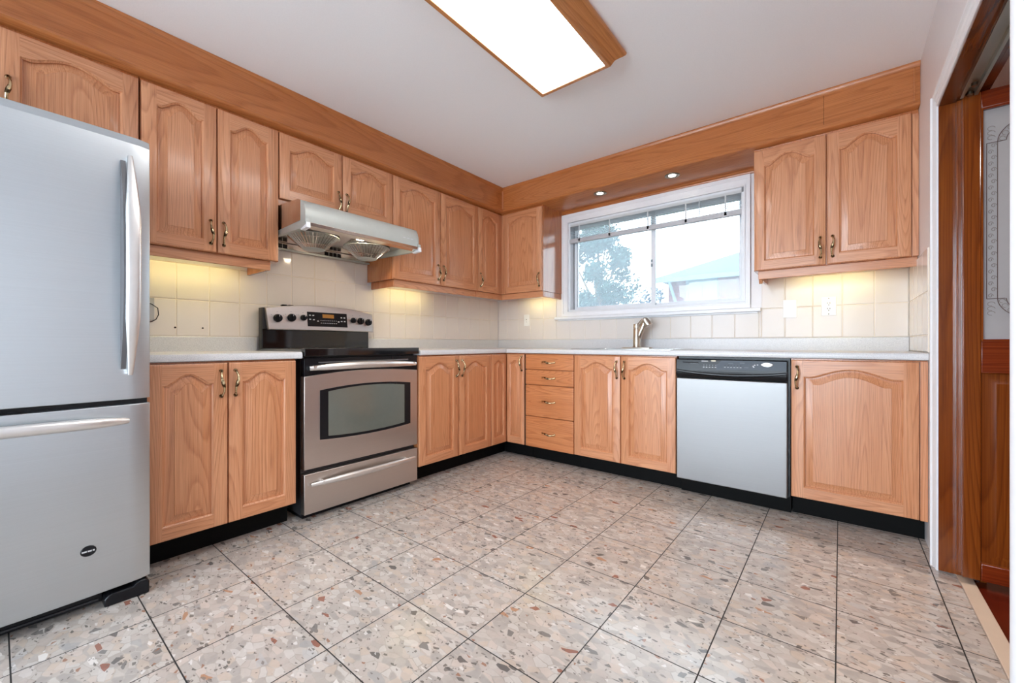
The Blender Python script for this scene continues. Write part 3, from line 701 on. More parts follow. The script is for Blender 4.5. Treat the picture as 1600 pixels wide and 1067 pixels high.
# L-shaped top with a cut-out for the sink
b = MB()
SX0, SX1, SY0, SY1 = 1.235, 1.985, -0.555, -0.095     # hole
ep = edge_prof(CD + .004)
b.prism(ep, 'y', -1.562, -CD - 0.004, 'laminate')
yb = lambda p: [(-a, c) for a, c in p]
b.box(0.0005, SX0, -CD + 0.02, -0.0008, 0.8765, 0.9125, 'laminate')
b.box(SX1, W - 0.0085, -CD + 0.02, -0.0008, 0.8765, 0.9125, 'laminate')
b.box(SX0, SX1, SY1, -0.0008, 0.8765, 0.9125, 'laminate')
fr_ = [(CD - 0.02, 0.8765)] + ep[1:-1] + [(CD - 0.02, 0.9125)]
b.prism(yb(fr_), 'x', CD + 0.004, W - 0.001, 'laminate')
b.box(0.0005, CD + 0.004, -CD - 0.004, -CD + 0.02, 0.8765, 0.9125, 'laminate')
b.box(SX0, SX1, -CD + 0.02, SY0, 0.8765, 0.9125, 'laminate')
splash(b, 'y', -1.562, -0.021); splash(b, 'x', 0.0008, W - 0.009)
tag(b.build('countertop'), 'long L-shaped grey speckled countertop running round the corner to the doorway', 'countertop')

# ================================================================== sink and faucet
sk = thing('kitchen_sink', 'stainless double-bowl sink dropped into the counter under the window', 'sink', (1.61, -0.325, 0.9125))
b = MB()
def rr(x0, x1, y0, y1, r, z, n=5):
    pts = []
    for cx, cy, a in ((x1 - r, y1 - r, 0), (x0 + r, y1 - r, 90), (x0 + r, y0 + r, 180), (x1 - r, y0 + r, 270)):
        for i in range(n + 1):
            t = R(a + 90 * i / n); pts.append((cx + r * math.cos(t), cy + r * math.sin(t), z))
    return pts
b.loops([rr(-0.395, 0.395, -0.25, 0.25, 0.03, 0.0005), rr(-0.395, 0.395, -0.25, 0.25, 0.03, 0.003), rr(-0.388, 0.388, -0.243, 0.243, 0.026, 0.006),
         rr(-0.365, 0.365, -0.222, 0.222, 0.02, 0.006)], 'sink', cap0=False, cap1=False)
b.box(-0.366, 0.366, 0.12, 0.223, 0.0035, 0.0058, 'sink'); b.box(-0.366, -0.292, -0.2225, 0.12, 0.0035, 0.0058, 'sink'); b.box(0.353, 0.366, -0.2225, 0.12, 0.0035, 0.0058, 'sink'); b.box(0.022, 0.038, -0.2225, 0.121, 0.0035, 0.0058, 'sink')
b.build('sink_rim', sk)
for s in (-1, 1):
    c = -0.135 if s < 0 else 0.196; b = MB()
    b.loops([rr(c - 0.158, c + 0.158, -0.222, 0.12, 0.04, 0.0035), rr(c - 0.152, c + 0.152, -0.216, 0.114, 0.045, -0.02), rr(c - 0.142, c + 0.142, -0.2, 0.10, 0.05, -0.165), rr(c - 0.12, c + 0.12, -0.18, 0.08, 0.05, -0.175)], 'sink', cap0=False, cap1=True)
    o = b.build('sink_bowl', sk)
    d = MB(); d.lathe([(0.04, -0.1748), (0.04, -0.172), (0.02, -0.174)], (c, -0.05, 0), 'nickel'); d.build('drain', o)
fa = thing('kitchen_faucet', 'brushed nickel single-lever faucet with angled spout behind the sink', 'faucet', (1.588, -0.15, 0.9186))
b = MB(); b.loops([rr(-0.125, 0.125, -0.028, 0.028, 0.027, 0.0), rr(-0.125, 0.125, -0.028, 0.028, 0.027, 0.006), rr(-0.11, 0.11, -0.02, 0.02, 0.019, 0.010)], 'faucet'); b.build('deck_plate', fa)
b = MB(); b.lathe([(0.034, 0.010), (0.033, 0.016), (0.030, 0.02), (0.0295, 0.155), (0.0285, 0.157)], (0, 0, 0), 'faucet'); b.build('faucet_body', fa)
b = MB(); b.lathe([(0.0285, 0.1585), (0.029, 0.16), (0.029, 0.19), (0.027, 0.195)], (0, 0, 0), 'faucet')
b.tube([(0.0, 0, 0.178), (0.022, 0, 0.196), (0.05, 0, 0.232)], [0.02, 0.016, 0.013], 'faucet', 12, flat=(1, 0.8)); b.build('faucet_lever', fa)
b = MB(); b.tube([(0.004, 0, 0.065), (0.025, 0, 0.115), (0.052, 0, 0.178), (0.068, 0, 0.222)], [0.018, 0.021, 0.0215, 0.019], 'faucet', 14); b.build('spout', fa)
b = MB(); b.tube([(0.058, 0, 0.234), (0.064, 0, 0.228), (0.097, 0, 0.183), (0.099, 0, 0.180)], [0.019, 0.027, 0.031, 0.029], 'faucet', 16)
b.lathe([(0.019, 0.0), (0.017, -0.001)], (0, 0, 0), 'black', 'z', 12) if False else None
sp = b.build('spray_head', fa)

# ================================================================== range
SY = -2.332; SW = 0.7575
st = thing('electric_range', 'stainless steel and black electric range under the hood', 'stove', (0, SY, 0), LEFT)
def sb(b, name, par=None, **kw): return b.build(name, par or st, **kw)
b = MB(); b.box(0.003, SW - 0.003, -0.585, -0.025, 0.03, 0.905, 'dark_body'); sb(b, 'range_body')
b = MB(); b.box(0.02, SW - 0.02, -0.57, -0.06, 0.0, 0.0295, 'black'); sb(b, 'base_plinth')
b = MB(); b.box(0, SW, -0.6, -0.03, 0.9055, 0.925, 'grey_side'); b.box(0.004, SW - 0.004, -0.6, -0.085, 0.9252, 0.9285, 'black_glass'); b.box(0.0, SW, -0.642, -0.6003, 0.889, 0.9295, 'black_glass')
ct = sb(b, 'cooktop', bevel=0.003)
for (cx, cy, r) in ((0.2, -0.46, 0.115), (0.56, -0.46, 0.09), (0.2, -0.2, 0.08), (0.56, -0.2, 0.105)):
    d = MB(); d.loops([[(cx + rr_ * math.cos(2 * PI * i / 32), cy + rr_ * math.sin(2 * PI * i / 32), 0.9288) for i in range(32)] for rr_ in (r, r - 0.003)], 'mark_grey', cap0=False, cap1=False); sb(d, 'burner_ring', ct)
# oven door with arched black top band and arched window
def arc(x0, x1, z, bulge, n=16, rev=False):
    p = [(x0 + (x1 - x0) * i / n, z + bulge * (1 - (2 * i / n - 1) ** 2)) for i in range(n + 1)]
    return p[::-1] if rev else p
FZ = -0.629
b = MB(); b.prism([(0.004, 0.279), (SW - 0.004, 0.279)] + arc(0.004, SW - 0.004, 0.7785, 0.022, rev=True), 'y', FZ, FZ + 0.04, 'steel')
od = sb(b, 'oven_door', bevel=0.002)
b = MB(); b.prism([(0.004, 0.878)] + arc(0.004, SW - 0.004, 0.779, 0.022) + [(SW - 0.004, 0.878)], 'y', FZ + 0.001, FZ + 0.04, 'black'); sb(b, 'door_top_trim', od, bevel=0.0015)
b = MB(); b.prism(arc(0.088, 0.695, 0.429, -0.014) + arc(0.088, 0.695, 0.700, 0.020, rev=True), 'y', FZ - 0.003, FZ - 0.0003, 'black'); sb(b, 'window_surround', od)
b = MB(); b.prism(arc(0.134, 0.646, 0.443, -0.012) + arc(0.134, 0.646, 0.690, 0.018, rev=True), 'y', FZ - 0.0045, FZ - 0.0032, 'oven_glass'); sb(b, 'oven_window', od)
b = MB(); pth = []; rad = []
for i in range(25):
    t = -1 + i / 12; pth.append((SW / 2 + t * 0.352, FZ - 0.012 - 0.040 * (1 - abs(t) ** 2.2), 0.823 + 0.010 * (1 - t * t))); rad.append(0.018 - 0.007 * abs(t) ** 3)
b.tube(pth, rad, 'handle_steel', 12, flat=(0.75, 1.1))
for s in (-1, 1): b.lathe([(0.012, 0.0), (0.012, -0.03)], (SW / 2 + s * 0.325, FZ + 0.002, 0.826), 'handle_steel', 'y', 12)
sb(b, 'handle', od, angle=60)
b = MB(); b.box(0.08, 0.68, FZ - 0.001, FZ + 0.0009, 0.850, 0.856, 'grey_side'); sb(b, 'door_vent', od)
b = MB(); b.box(0.004, SW - 0.004, FZ, FZ + 0.04, 0.038, 0.2535, 'steel'); sd = sb(b, 'storage_drawer', bevel=0.002)
b = MB(); pth = []; rad = []
for i in range(25):
    t = -1 + i / 12; pth.append((SW / 2 + t * 0.345, FZ - 0.014 - 0.034 * (1 - abs(t) ** 2.2), 0.196 + 0.008 * (1 - t * t))); rad.append(0.0165 - 0.008 * abs(t) ** 3)
b.tube(pth, rad, 'handle_steel', 12, flat=(0.75, 1.1))
for s in (-1, 1): b.lathe([(0.011, 0.0), (0.011, -0.034)], (SW / 2 + s * 0.28, FZ + 0.0, 0.199), 'handle_steel', 'y', 12)
sb(b, 'handle', sd, angle=60)
# backguard
b = MB(); b.box(0.006, SW - 0.02, -0.072, -0.028, 0.9255, 1.045, 'black_glass'); b.box(0.0, 0.006, -0.075, -0.028, 0.9255, 1.18, 'dark_body')
b.box(0.001, SW - 0.003, -0.085, -0.03, 1.045, 1.18, 'dark_body'); sb(b, 'backguard', bevel=0.003)
# tilted console fascia
cons = MB(); n = 20; tb, tt = -0.122, -0.098
def conz(t): return 1.178 + 0.034 * (1 - (2 * t - 1) ** 2)
front = []; back = []
def cy_(z): return tb + (tt - tb) * (z - 1.043) / (1.215 - 1.043)
xs = [0.012 + (SW - 0.018) * i / n for i in range(n + 1)]
poly = [(x, 1.043) for x in (xs[0] + 0.012, xs[-1] - 0.004)] + [(xs[i], conz(i / n)) for i in range(n, -1, -1)]
ff = [(x, cy_(z), z) for x, z in poly]; bk = [(x, cy_(z) + 0.03, z) for x, z in poly]
cons.loops([bk, ff], 'steel'); co = sb(cons, 'control_console', bevel=0.004)
def onc(b, x0, x1, z0, z1, mat, d0=0.0003, d1=0.0015):
    p = []
    for d in (d0, d1): p.append([(x, cy_(z) - d, z) for x, z in ((x0, z0), (x1, z0), (x1, z1), (x0, z1))])
    b.loops(p, mat)
b = MB(); onc(b, 0.262, 0.542, 1.071, 1.168, 'black'); dp = sb(b, 'display_panel')
b = MB(); onc(b, 0.365, 0.445, 1.131, 1.156, 'amber', 0.0016, 0.0022); sb(b, 'clock_display', dp)
for i in range(9):
    for j in range(2): b = MB(); onc(b, 0.350 + i * 0.0135, 0.3545 + i * 0.0135, 1.093 + j * 0.018, 1.097 + j * 0.018, 'mark_white', 0.0016, 0.002); sb(b, 'button', dp)
for x, z in ((0.28, 1.145), (0.302, 1.145), (0.28, 1.118), (0.304, 1.116), (0.332, 1.108), (0.478, 1.108), (0.5, 1.138), (0.522, 1.138), (0.5, 1.112), (0.523, 1.112)):
    b = MB(); onc(b, x - 0.006, x + 0.006, z - 0.003, z + 0.003, 'mark_white', 0.0016, 0.002); sb(b, 'button', dp)
for x, z, r in ((0.078, 1.116, 0.026), (0.161, 1.122, 0.026), (0.236, 1.126, 0.020), (0.588, 1.124, 0.020), (0.645, 1.121, 0.025), (0.708, 1.114, 0.025)):
    y = cy_(z); kb = MB(); kb.lathe([(r, -0.0005), (r, -0.006), (r * 0.86, -0.02), (r * 0.8, -0.022)], (x, y, z), 'black', 'y', 20); kb.box(x - 0.004, x + 0.004, y - 0.031, y - 0.0215, z - r * 0.85, z + r * 0.85, 'black')
    kk = sb(kb, 'burner_knob', bevel=0.0008)
    for a in (30, 90, 150): mb_ = MB(); ra = r + 0.014; onc(mb_, x + ra * math.cos(R(a)) - 0.003, x + ra * math.cos(R(a)) + 0.003, z + ra * math.sin(R(a)) - 0.0015, z + ra * math.sin(R(a)) + 0.0015, 'mark_grey', 0.0003, 0.0008); sb(mb_, 'dial_mark', kk)
    kb = MB(); kb.box(x - 0.0012, x + 0.0012, y - 0.032, y - 0.031, z + r * 0.35, z + r * 0.8, 'mark_white'); sb(kb, 'knob_pointer', kk)
for x in (0.115, 0.155):
    b = MB(); b.box(x, x + 0.03, -0.09, -0.06, 1.196, 1.206, 'black'); sb(b, 'console_vent', co, bevel=0.003)

# ================================================================== range hood
hd = thing('range_hood', 'stainless steel range hood with curved grey front and twin fan cones', 'range hood', (0, -2.3345, 1.56), LEFT)
HW = 0.767; bz = 1.56
def H(x, z): return (-x, z - bz)
# outer shell (profile in depth/height)
prof = [H(0.012, 1.7565), H(0.345, 1.7565), H(0.56, 1.742), H(0.60, 1.728), H(0.60, 1.622), H(0.33, 1.612), H(0.012, 1.612)]
b = MB(); b.prism(prof, 'x', 0.002, HW - 0.002, 'hood_mirror'); hs = b.build('hood_shell', hd, bevel=0.002)
# rounded front fascia with softened right end
pf = [(0.598, 1.728), (0.622, 1.716), (0.642, 1.695), (0.654, 1.664), (0.656, 1.630), (0.652, 1.604), (0.640, 1.600), (0.598, 1.604)]
b = MB(); rings = []
for x, sc in ((0.0, 1.0), (0.70, 1.0), (0.735, 0.94), (0.757, 0.80), (0.767, 0.55)):
    rings.append([(x, -(0.598 + (px - 0.598) * sc), pz - bz) for px, pz in pf])
b.loops(rings, 'hood'); ho = b.build('front_fascia', hd, angle=50)
for i in range(3): b = MB(); b.box(0.62 + i * 0.03, 0.64 + i * 0.03, -0.6575, -0.650, 1.641 - bz, 1.646 - bz, 'mark_white'); b.build('switch', ho)
b = MB()
for i in range(18): x = 0.36 + i * 0.017; b.prism([(x, 0.0), (x + 0.009, 0.0), (x + 0.005, 0.02), (x - 0.004, 0.02)], 'z', 0, 0.001, 'dark_hole') if False else b.prism([H(0.50, 1.7475), H(0.50, 1.7468), H(0.545, 1.7438), H(0.545, 1.7445)], 'x', x, x + 0.009, 'dark_hole')
b.build('vent_slots', hs)
# underside pan: front lip, side lips, back channel
b = MB()
b.prism([H(0.60, 1.6215), H(0.655, 1.603), H(0.652, 1.585), H(0.60, 1.580), H(0.56, 1.6115), H(0.56, 1.6215)], 'x', 0.02, HW - 0.02, 'hood_mirror')
b.build('light_channel', hd, bevel=0.001)
b = MB()
for xa in (0.0025, HW - 0.0225): b.prism([H(0.04, 1.6115), H(0.655, 1.62), H(0.655, 1.59), H(0.60, 1.575), H(0.04, 1.590)], 'x', xa, xa + 0.02, 'hood')
b.box(0.003, HW - 0.003, -0.035, -0.009, 0.0, 0.05, 'hood_mirror'); b.box(0.003, HW - 0.003, -0.05, -0.0355, 0.0, 0.012, 'hood')
b.build('underside_rim', hd, bevel=0.0015)
for xa in (0.0025, HW - 0.0245):
    b = MB(); b.prism([H(0.66, 1.600), H(0.662, 1.572), H(0.60, 1.566), H(0.59, 1.5745), H(0.60, 1.5749), H(0.6555, 1.5895)], 'x', xa, xa + 0.022, 'white'); b.build('corner_clip', hd)
for x in (0.05, 0.42):
    b = MB(); b.box(x, x + 0.12, -0.0365, -0.0352, 0.016, 0.042, 'black')
    for q in range(1, 4): b.box(x + q * 0.03 - 0.001, x + q * 0.03 + 0.001, -0.0375, -0.0366, 0.016, 0.042, 'hood')
    b.build('rear_vent', hd)
for cx in (0.2, 0.565):
    b = MB(); cyy = -0.33; z1, z0 = 0.0515, -0.030
    b.lathe([(0.150, z1), (0.150, z1 - 0.005), (0.144, z1 - 0.006)], (cx, cyy, 0), 'hood', 'z', 40)
    for i in range(40):
        a = 2 * PI * i / 40; ca, sa = math.cos(a), math.sin(a)
        b.tube([(cx + 0.145 * ca, cyy + 0.145 * sa, z1 - 0.004), (cx + 0.062 * ca, cyy + 0.062 * sa, z0 + 0.004)], 0.0017, 'hood_mirror', 5)
    for rr_, zz in ((0.12, z1 - 0.022), (0.09, z0 + 0.022)):
        b.tube([(cx + rr_ * math.cos(2 * PI * i / 36), cyy + rr_ * math.sin(2 * PI * i / 36), zz) for i in range(37)], 0.0012, 'hood_mirror', 5)
    f = b.build('fan_guard', hd)
    b = MB(); b.lathe([(0.0, z0), (0.058, z0), (0.066, z0 + 0.005), (0.062, z0 + 0.006), (0.0, z0 + 0.003)], (cx, cyy, 0), 'hood', 'z', 32); b.build('grease_cup', f)
b = MB(); b.lathe([(0.03, 0.0), (0.027, -0.008), (0.0, -0.014)], (0.40, -0.53, 0.0505), 'hood_bulb', 'z', 20); b.build('bulb', hd)

# ================================================================== refrigerator
FX = 0.79; FY1 = -2.981; FWD = 0.765
fr = thing('refrigerator', 'stainless steel bottom-freezer refrigerator at the left edge', 'refrigerator', (0, FY1 - FWD, 0), LEFT)
b = MB(); b.box(0.004, FWD - 0.006, -0.70, -0.03, 0.045, 1.715, 'dark_body'); b.build('fridge_body', fr, bevel=0.003)
def bowed(z0, z1, mat='steel_fridge'):
    n = 24; front = []; nn = []
    for i in range(n + 1):
        t = i / n; x = t * FWD; s = 2 * t - 1
        y = -(FX - 0.012) - 0.020 * (1 - s * s)
        if abs(s) > 0.965: y += 0.011 * ((abs(s) - 0.965) / 0.035) ** 1.6
        front.append((x, y))
    return [(0.0, -0.705)] + front + [(FWD, -0.705)]
def fdoor(z0, z1, name, top_bevel=False):
    b = MB(); p = bowed(z0, z1)
    b.loops([[(x, y, z0) for x, y in p], [(x, y, z1 - (0.03 if top_bevel else 0.0)) for x, y in p]] + ([[(x, min(y + 0.012, -0.705) if i not in (0, len(p) - 1) else y, z1) for i, (x, y) in enumerate(p)]] if top_bevel else []), 'steel_fridge')
    return b.build(name, fr, bevel=0.002, angle=20)
ud = fdoor(0.7485, 1.736, 'fridge_door', True)
fdz = fdoor(0.062, 0.7285, 'freezer_drawer')
b = MB(); b.box(0.01, FWD - 0.008, -0.765, -0.7005, 0.7286, 0.7484, 'black'); b.build('door_gap_gasket', fr)
# curved strap handles
def strap(path, wdir, wid, th, mat, name, par):
    b = MB(); path = [Vector(p) for p in path]; wd = Vector(wdir); rings = []; n = len(path)
    for i, p in enumerate(path):
        t = (path[min(i + 1, n - 1)] - path[max(i - 1, 0)]).normalized(); nn = t.cross(wd).normalized()
        e = min(1.0, 0.35 + 2.6 * min(i, n - 1 - i) / n)
        a, c = wid * 0.5 * e, th * 0.5 * (0.5 + 0.5 * e)
        rings.append([tuple(p + wd * a * math.copysign(abs(math.cos(q)) ** 0.7, math.cos(q)) + nn * c * math.copysign(abs(math.sin(q)) ** 0.7, math.sin(q))) for q in [2 * PI * j / 16 for j in range(16)]])
    b.loops(rings, mat); return b.build(name, par, angle=60)
xh = -3.042 - (FY1 - FWD)
strap([(xh, -0.794 - 0.066 * (1 - abs(t) ** 2.4), 1.247 + 0.405 * t) for t in [-1 + i / 14 for i in range(29)]], (1, 0, 0), 0.042, 0.024, 'handle_steel', 'handle', ud)
b = MB(); b.prism([(-0.786, 1.247 + 0.385 * t) for t in (-1, 1)] + [(-0.794 - 0.060 * (1 - abs(t) ** 2.4), 1.247 + 0.385 * t) for t in [1 - i / 10 for i in range(21)]], 'x', xh - 0.0255, xh - 0.012, 'handle_web')
tag(b.build('handle_web', ud), 'dark grey inner side of the handle')
b = MB(); b.tube([(FWD / 2 + 0.315 * t, -0.806 - 0.045 * (1 - abs(t) ** 2.6), 0.672 + 0.010 * (1 - t * t)) for t in [-1 + i / 14 for i in range(29)]],
     [0.018 - 0.009 * abs(-1 + i / 14) ** 6 for i in range(29)], 'handle_steel', 12, flat=(0.9, 1.1))
for s in (-1, 1): b.lathe([(0.010, 0.0), (0.010, -0.03)], (FWD / 2 + s * 0.29, -0.79, 0.675), 'handle_steel', 'y', 12)
b.build('handle', fdz, angle=60)
# oval badge
bx = -3.151 - (FY1 - FWD); 
def ybow(x): s = 2 * x / FWD - 1; return -(FX - 0.012) - 0.020 * (1 - s * s)
b = MB(); yb_ = ybow(bx)
rings = [[(bx + a * math.cos(2 * PI * i / 32), yb_ - d, 0.226 + c * math.sin(2 * PI * i / 32)) for i in range(32)] for a, c, d in ((0.0205, 0.0185, -0.001), (0.0205, 0.0185, 0.002), (0.019, 0.017, 0.0035))]
b.loops(rings, 'black'); bd = b.build('badge', fr)
b = MB()
for x0_, x1_ in ((-0.0165, -0.004), (-0.002, 0.0085), (0.0105, 0.0155)): b.box(bx + x0_, bx + x1_, yb_ - 0.0045, yb_ - 0.0036, 0.2235, 0.2285, 'mark_white')
b.build('badge_lettering', bd)
b = MB(); b.box(0.02, FWD - 0.13, -0.74, -0.66, 0.012, 0.0445, 'black'); b.box(0.03, FWD - 0.14, -0.745, -0.7405, 0.02, 0.026, 'dark_body'); b.build('toe_grille', fr)
b = MB(); b.prism([(FWD - 0.129, 0.0), (FWD - 0.004, 0.0), (FWD - 0.004, 0.044), (FWD - 0.012, 0.056), (FWD - 0.035, 0.058), (FWD - 0.05, 0.044), (FWD - 0.115, 0.044), (FWD - 0.129, 0.03)], 'y', -0.785, -0.66, 'black'); b.build('leveling_foot', fr, bevel=0.005)
b = MB(); b.box(0.01, 0.05, -0.73, -0.67, 0.0, 0.044, 'black'); b.build('leveling_foot', fr)
b = MB(); b.box(FWD - 0.07, FWD - 0.01, -0.76, -0.6, 1.7155, 1.73, 'dark_body'); b.build('hinge_cover', fr)

# ================================================================== dishwasher
DX0, DX1 = 2.0435, 2.6365
dw = thing('dishwasher', 'stainless steel dishwasher with black control panel', 'dishwasher', (DX0, 0, 0)); DWW = DX1 - DX0
b = MB(); b.box(0.003, DWW + 0.009, -0.60, -0.03, 0.10, 0.8755, 'black'); b.build('tub_housing', dw)
b = MB(); b.box(0.003, DWW + 0.009, -0.545, -0.03, 0.0, 0.0995, 'black_matte'); b.build('toe_kick', dw)
b = MB(); b.box(0.001, DWW - 0.002, -0.64, -0.6005, 0.1015, 0.739, 'steel_dw'); ddo = b.build('door_panel', dw, bevel=0.004)
b = MB(); n = 20
pr = [(-0.6005, 0.742), (-0.632, 0.742), (-0.642, 0.752), (-0.650, 0.775), (-0.648, 0.80), (-0.640, 0.857), (-0.634, 0.861), (-0.6005, 0.861)]
b.prism(pr, 'x', 0.001, DWW - 0.002, 'black'); cp = b.build('control_panel', dw, bevel=0.002)
# smile-shaped handle lip
b = MB(); rg = []
for i in range(21):
    t = i / 20; x = 0.004 + t * (DWW - 0.01); dz = 0.021 * (1 - (2 * t - 1) ** 2)
    zc = 0.789 - dz; rg.append([(x, -0.642, zc + 0.012), (x, -0.654, zc + 0.004), (x, -0.655, zc - 0.004), (x, -0.643, zc - 0.010)])
b.loops(rg, 'black'); b.build('handle_lip', dw, bevel=0.001)
def onp(b, x0, x1, z0, z1, mat, d=0.0):
    yy = lambda z: -0.648 + (z - 0.80) * 0.008 / 0.057
    b.loops([[(x, yy(z) - d, z) for x, z in ((x0, z0), (x1, z0), (x1, z1), (x0, z1))] for d in (d, d + 0.0008)], mat)
b = MB(); 
b.loops([[(x, -0.648 + (z - 0.80) * 0.14 - d, z) for x, z in ((0.235, 0.798), (DWW - 0.005, 0.806), (DWW - 0.005, 0.856), (0.262, 0.856), (0.245, 0.835), (0.232, 0.83))] for d in (0.0002, 0.001)], 'navy')
b.build('control_overlay', cp)
def btn(*a):
    b = MB(); onp(b, *a); b.build('button', cp)
btn(0.150, 0.188, 0.8475, 0.8515, 'mark_white', 0.001)
for i in range(5): btn(0.160 + i * 0.0165, 0.169 + i * 0.0165, 0.811, 0.8145, 'mark_white', 0.001); btn(0.163 + i * 0.0165, 0.167 + i * 0.0165, 0.822, 0.828, 'mark_grey', 0.001)
for i in range(6): btn(0.278 + i * 0.0165, 0.287 + i * 0.0165, 0.814, 0.817, 'mark_white', 0.0015); btn(0.280 + i * 0.0165, 0.286 + i * 0.0165, 0.823, 0.829, 'black', 0.0015)
btn(0.30, 0.325, 0.8385, 0.840, 'mark_grey', 0.0015); btn(0.36, 0.385, 0.842, 0.844, 'mark_grey', 0.0015); btn(0.383, 0.405, 0.816, 0.8175, 'mark_grey', 0.0015)
for x, z in ((0.425, 0.824), (0.433, 0.830), (0.447, 0.832), (0.428, 0.818)): btn(x, x + 0.007, z, z + 0.005, 'mark_white', 0.0015)
for i in range(9): btn(0.085 + i * 0.0055, 0.088 + i * 0.0055, 0.832, 0.8345, 'mark_grey', 0.0008)
b = MB(); b.box(0.042, 0.132, -0.6467, -0.642, 0.837, 0.842, 'dark_hole'); b.build('vent_slot', cp)
b = MB(); b.box(0.205, 0.232, -0.6455, -0.641, 0.848, 0.856, 'nickel'); b.build('logo_plate', cp, bevel=0.001)
b = MB(); rg = [[(0.497 + a * math.cos(2 * PI * i / 28), -0.6435 - d, 0.836 + c * math.copysign(abs(math.sin(2 * PI * i / 28)) ** 1.4, math.sin(2 * PI * i / 28))) for i in range(28)] for a, c, d in ((0.031, 0.0125, 0.0), (0.031, 0.0125, 0.004), (0.027, 0.010, 0.006))]
b.loops(rg, 'handle_steel'); b.build('start_button', cp)

# ================================================================== outlets and small wall things
def plate(label, loc, kind, mat='plate'):
    t = thing('wall_outlet' if kind != 'switch' else 'wall_switch', label, 'outlet' if kind != 'switch' else 'switch', loc)
    b = MB(); b.box(-0.038, 0.038, -0.006, 0, -0.06, 0.06, mat); b.build('cover_plate', t, bevel=0.002)
    if kind == 'outlet':
        b = MB(); b.box(-0.018, 0.018, -0.0085, -0.0062, -0.035, 0.035, mat); f = b.build('receptacle', t, bevel=0.001)
        for s in (-1, 1):
            b = MB(); c = s * 0.0175
            b.box(-0.008, -0.005, -0.0092, -0.0086, c - 0.002, c + 0.007, 'dark_hole'); b.box(0.005, 0.008, -0.0092, -0.0086, c - 0.002, c + 0.007, 'dark_hole'); b.lathe([(0.0028, -0.0092), (0.0028, -0.0086)], (0, 0, c - 0.009), 'dark_hole', 'y', 10); b.build('socket', f)
        for s in (-1, 1):
            b = MB(); b.lathe([(0.003, -0.0061), (0.003, -0.0075)], (0, 0, s * 0.05), 'dark_hole', 'y', 10); b.build('screw', t)
    elif kind == 'switch':
        b = MB(); b.box(-0.005, 0.005, -0.016, -0.0062, -0.004, 0.010, mat); b.build('toggle', t, bevel=0.001)
        b = MB(); b.box(-0.014, 0.014, -0.0072, -0.0062, -0.025, 0.025, mat); b.build('toggle_bezel', t)
    else:
        b = MB(); b.box(-0.004, 0.004, -0.009, -0.0062, 0.003, 0.011, 'dark_hole'); b.box(-0.003, 0.003, -0.008, -0.0062, -0.02, -0.015, 'mark_grey'); b.build('jack', t)
    return t
plate('white outlet with two sockets on the tiles right of the window', (2.805, -0.0085, 1.197), 'outlet')
plate('white light switch on the tiles just right of the window', (2.597, -0.0085, 1.192), 'switch')
o = plate('small white jack plate on the tiles left of the window', (0.388, -0.0085, 1.192), 'jack'); o.scale = (0.85, 1, 0.95)
o = plate('grey outlet plate half hidden behind the fridge', (0.0085, -2.865, 1.14), 'jack', 'plate_grey'); o.rotation_euler.z = LEFT
b = MB(); b.tube([(0.016, -2.87, 1.175), (0.02, -2.84, 1.165), (0.022, -2.815, 1.145), (0.022, -2.812, 1.11), (0.02, -2.822, 1.085), (0.018, -2.84, 1.072), (0.016, -2.86, 1.068)], 0.0022, 'black', 8)
tag(b.build('wire_loop'), 'thin black wire loop hanging at the grey plate beside the fridge', 'cable')
for y, l in ((-2.739, 'small dark anchor hole in the tiles, nearer the fridge'), (-2.614, 'small dark anchor hole in the tiles, nearer the range')):
    b = MB(); b.lathe([(0.005, 0.0), (0.005, 0.0015), (0.0032, 0.002)], (0, 0, 0), 'dark_hole', 'x', 12)
    tag(b.build('wall_anchor', loc=(0.0076, y, 1.045)), l, 'wall anchor')

# ================================================================== lights
for x, l in ((1.318, 'left of the two recessed spotlights above the window'), (1.897, 'right of the two recessed spotlights above the window')):
    t = thing('recessed_spotlight', l, 'light', (x, -0.255, ZS), 0, 'recessed spotlights above the window')
    b = MB(); b.lathe([(0.052, -0.0005), (0.052, -0.004), (0.044, -0.007), (0.027, -0.003), (0.027, -0.001)], (0, 0, 0), 'nickel', 'z', 32); b.build('trim_ring', t)
    b = MB(); b.lathe([(0.026, -0.0008), (0.024, -0.0035), (0.0, -0.0045)], (0, 0, 0), 'bulb', 'z', 24); b.build('bulb', t)
cl = thing('ceiling_light', 'fluorescent ceiling light with oak frame and glowing white panel', 'light', (1.766, -2.10, ZC))
lx, ly, lz = 0.186, 0.628, -0.086
b = MB()   # oak moulding that flares out to the ceiling; rings from inner lip outwards
pr = [(0.0, lz + 0.008), (0.0, lz), (0.018, lz - 0.001), (0.021, lz + 0.004), (0.026, lz + 0.014), (0.034, lz + 0.030), (0.050, lz + 0.044), (0.066, lz + 0.055), (0.074, lz + 0.062), (0.078, lz + 0.070), (0.078, lz + 0.076), (0.070, -0.0006)]
rings = [[(-lx - d, -ly - d, z), (lx + d, -ly - d, z), (lx + d, ly + d, z), (-lx - d, ly + d, z)] for d, z in pr]
b.loops(rings, 'lamp_oak', cap0=False, cap1=False); b.build('lamp_frame', cl, angle=30)
b = MB(); b.box(-lx + .0005, lx - .0005, -ly + .0005, ly - .0005, lz + 0.004, lz + 0.007, 'diffuser'); b.build('diffuser_panel', cl)

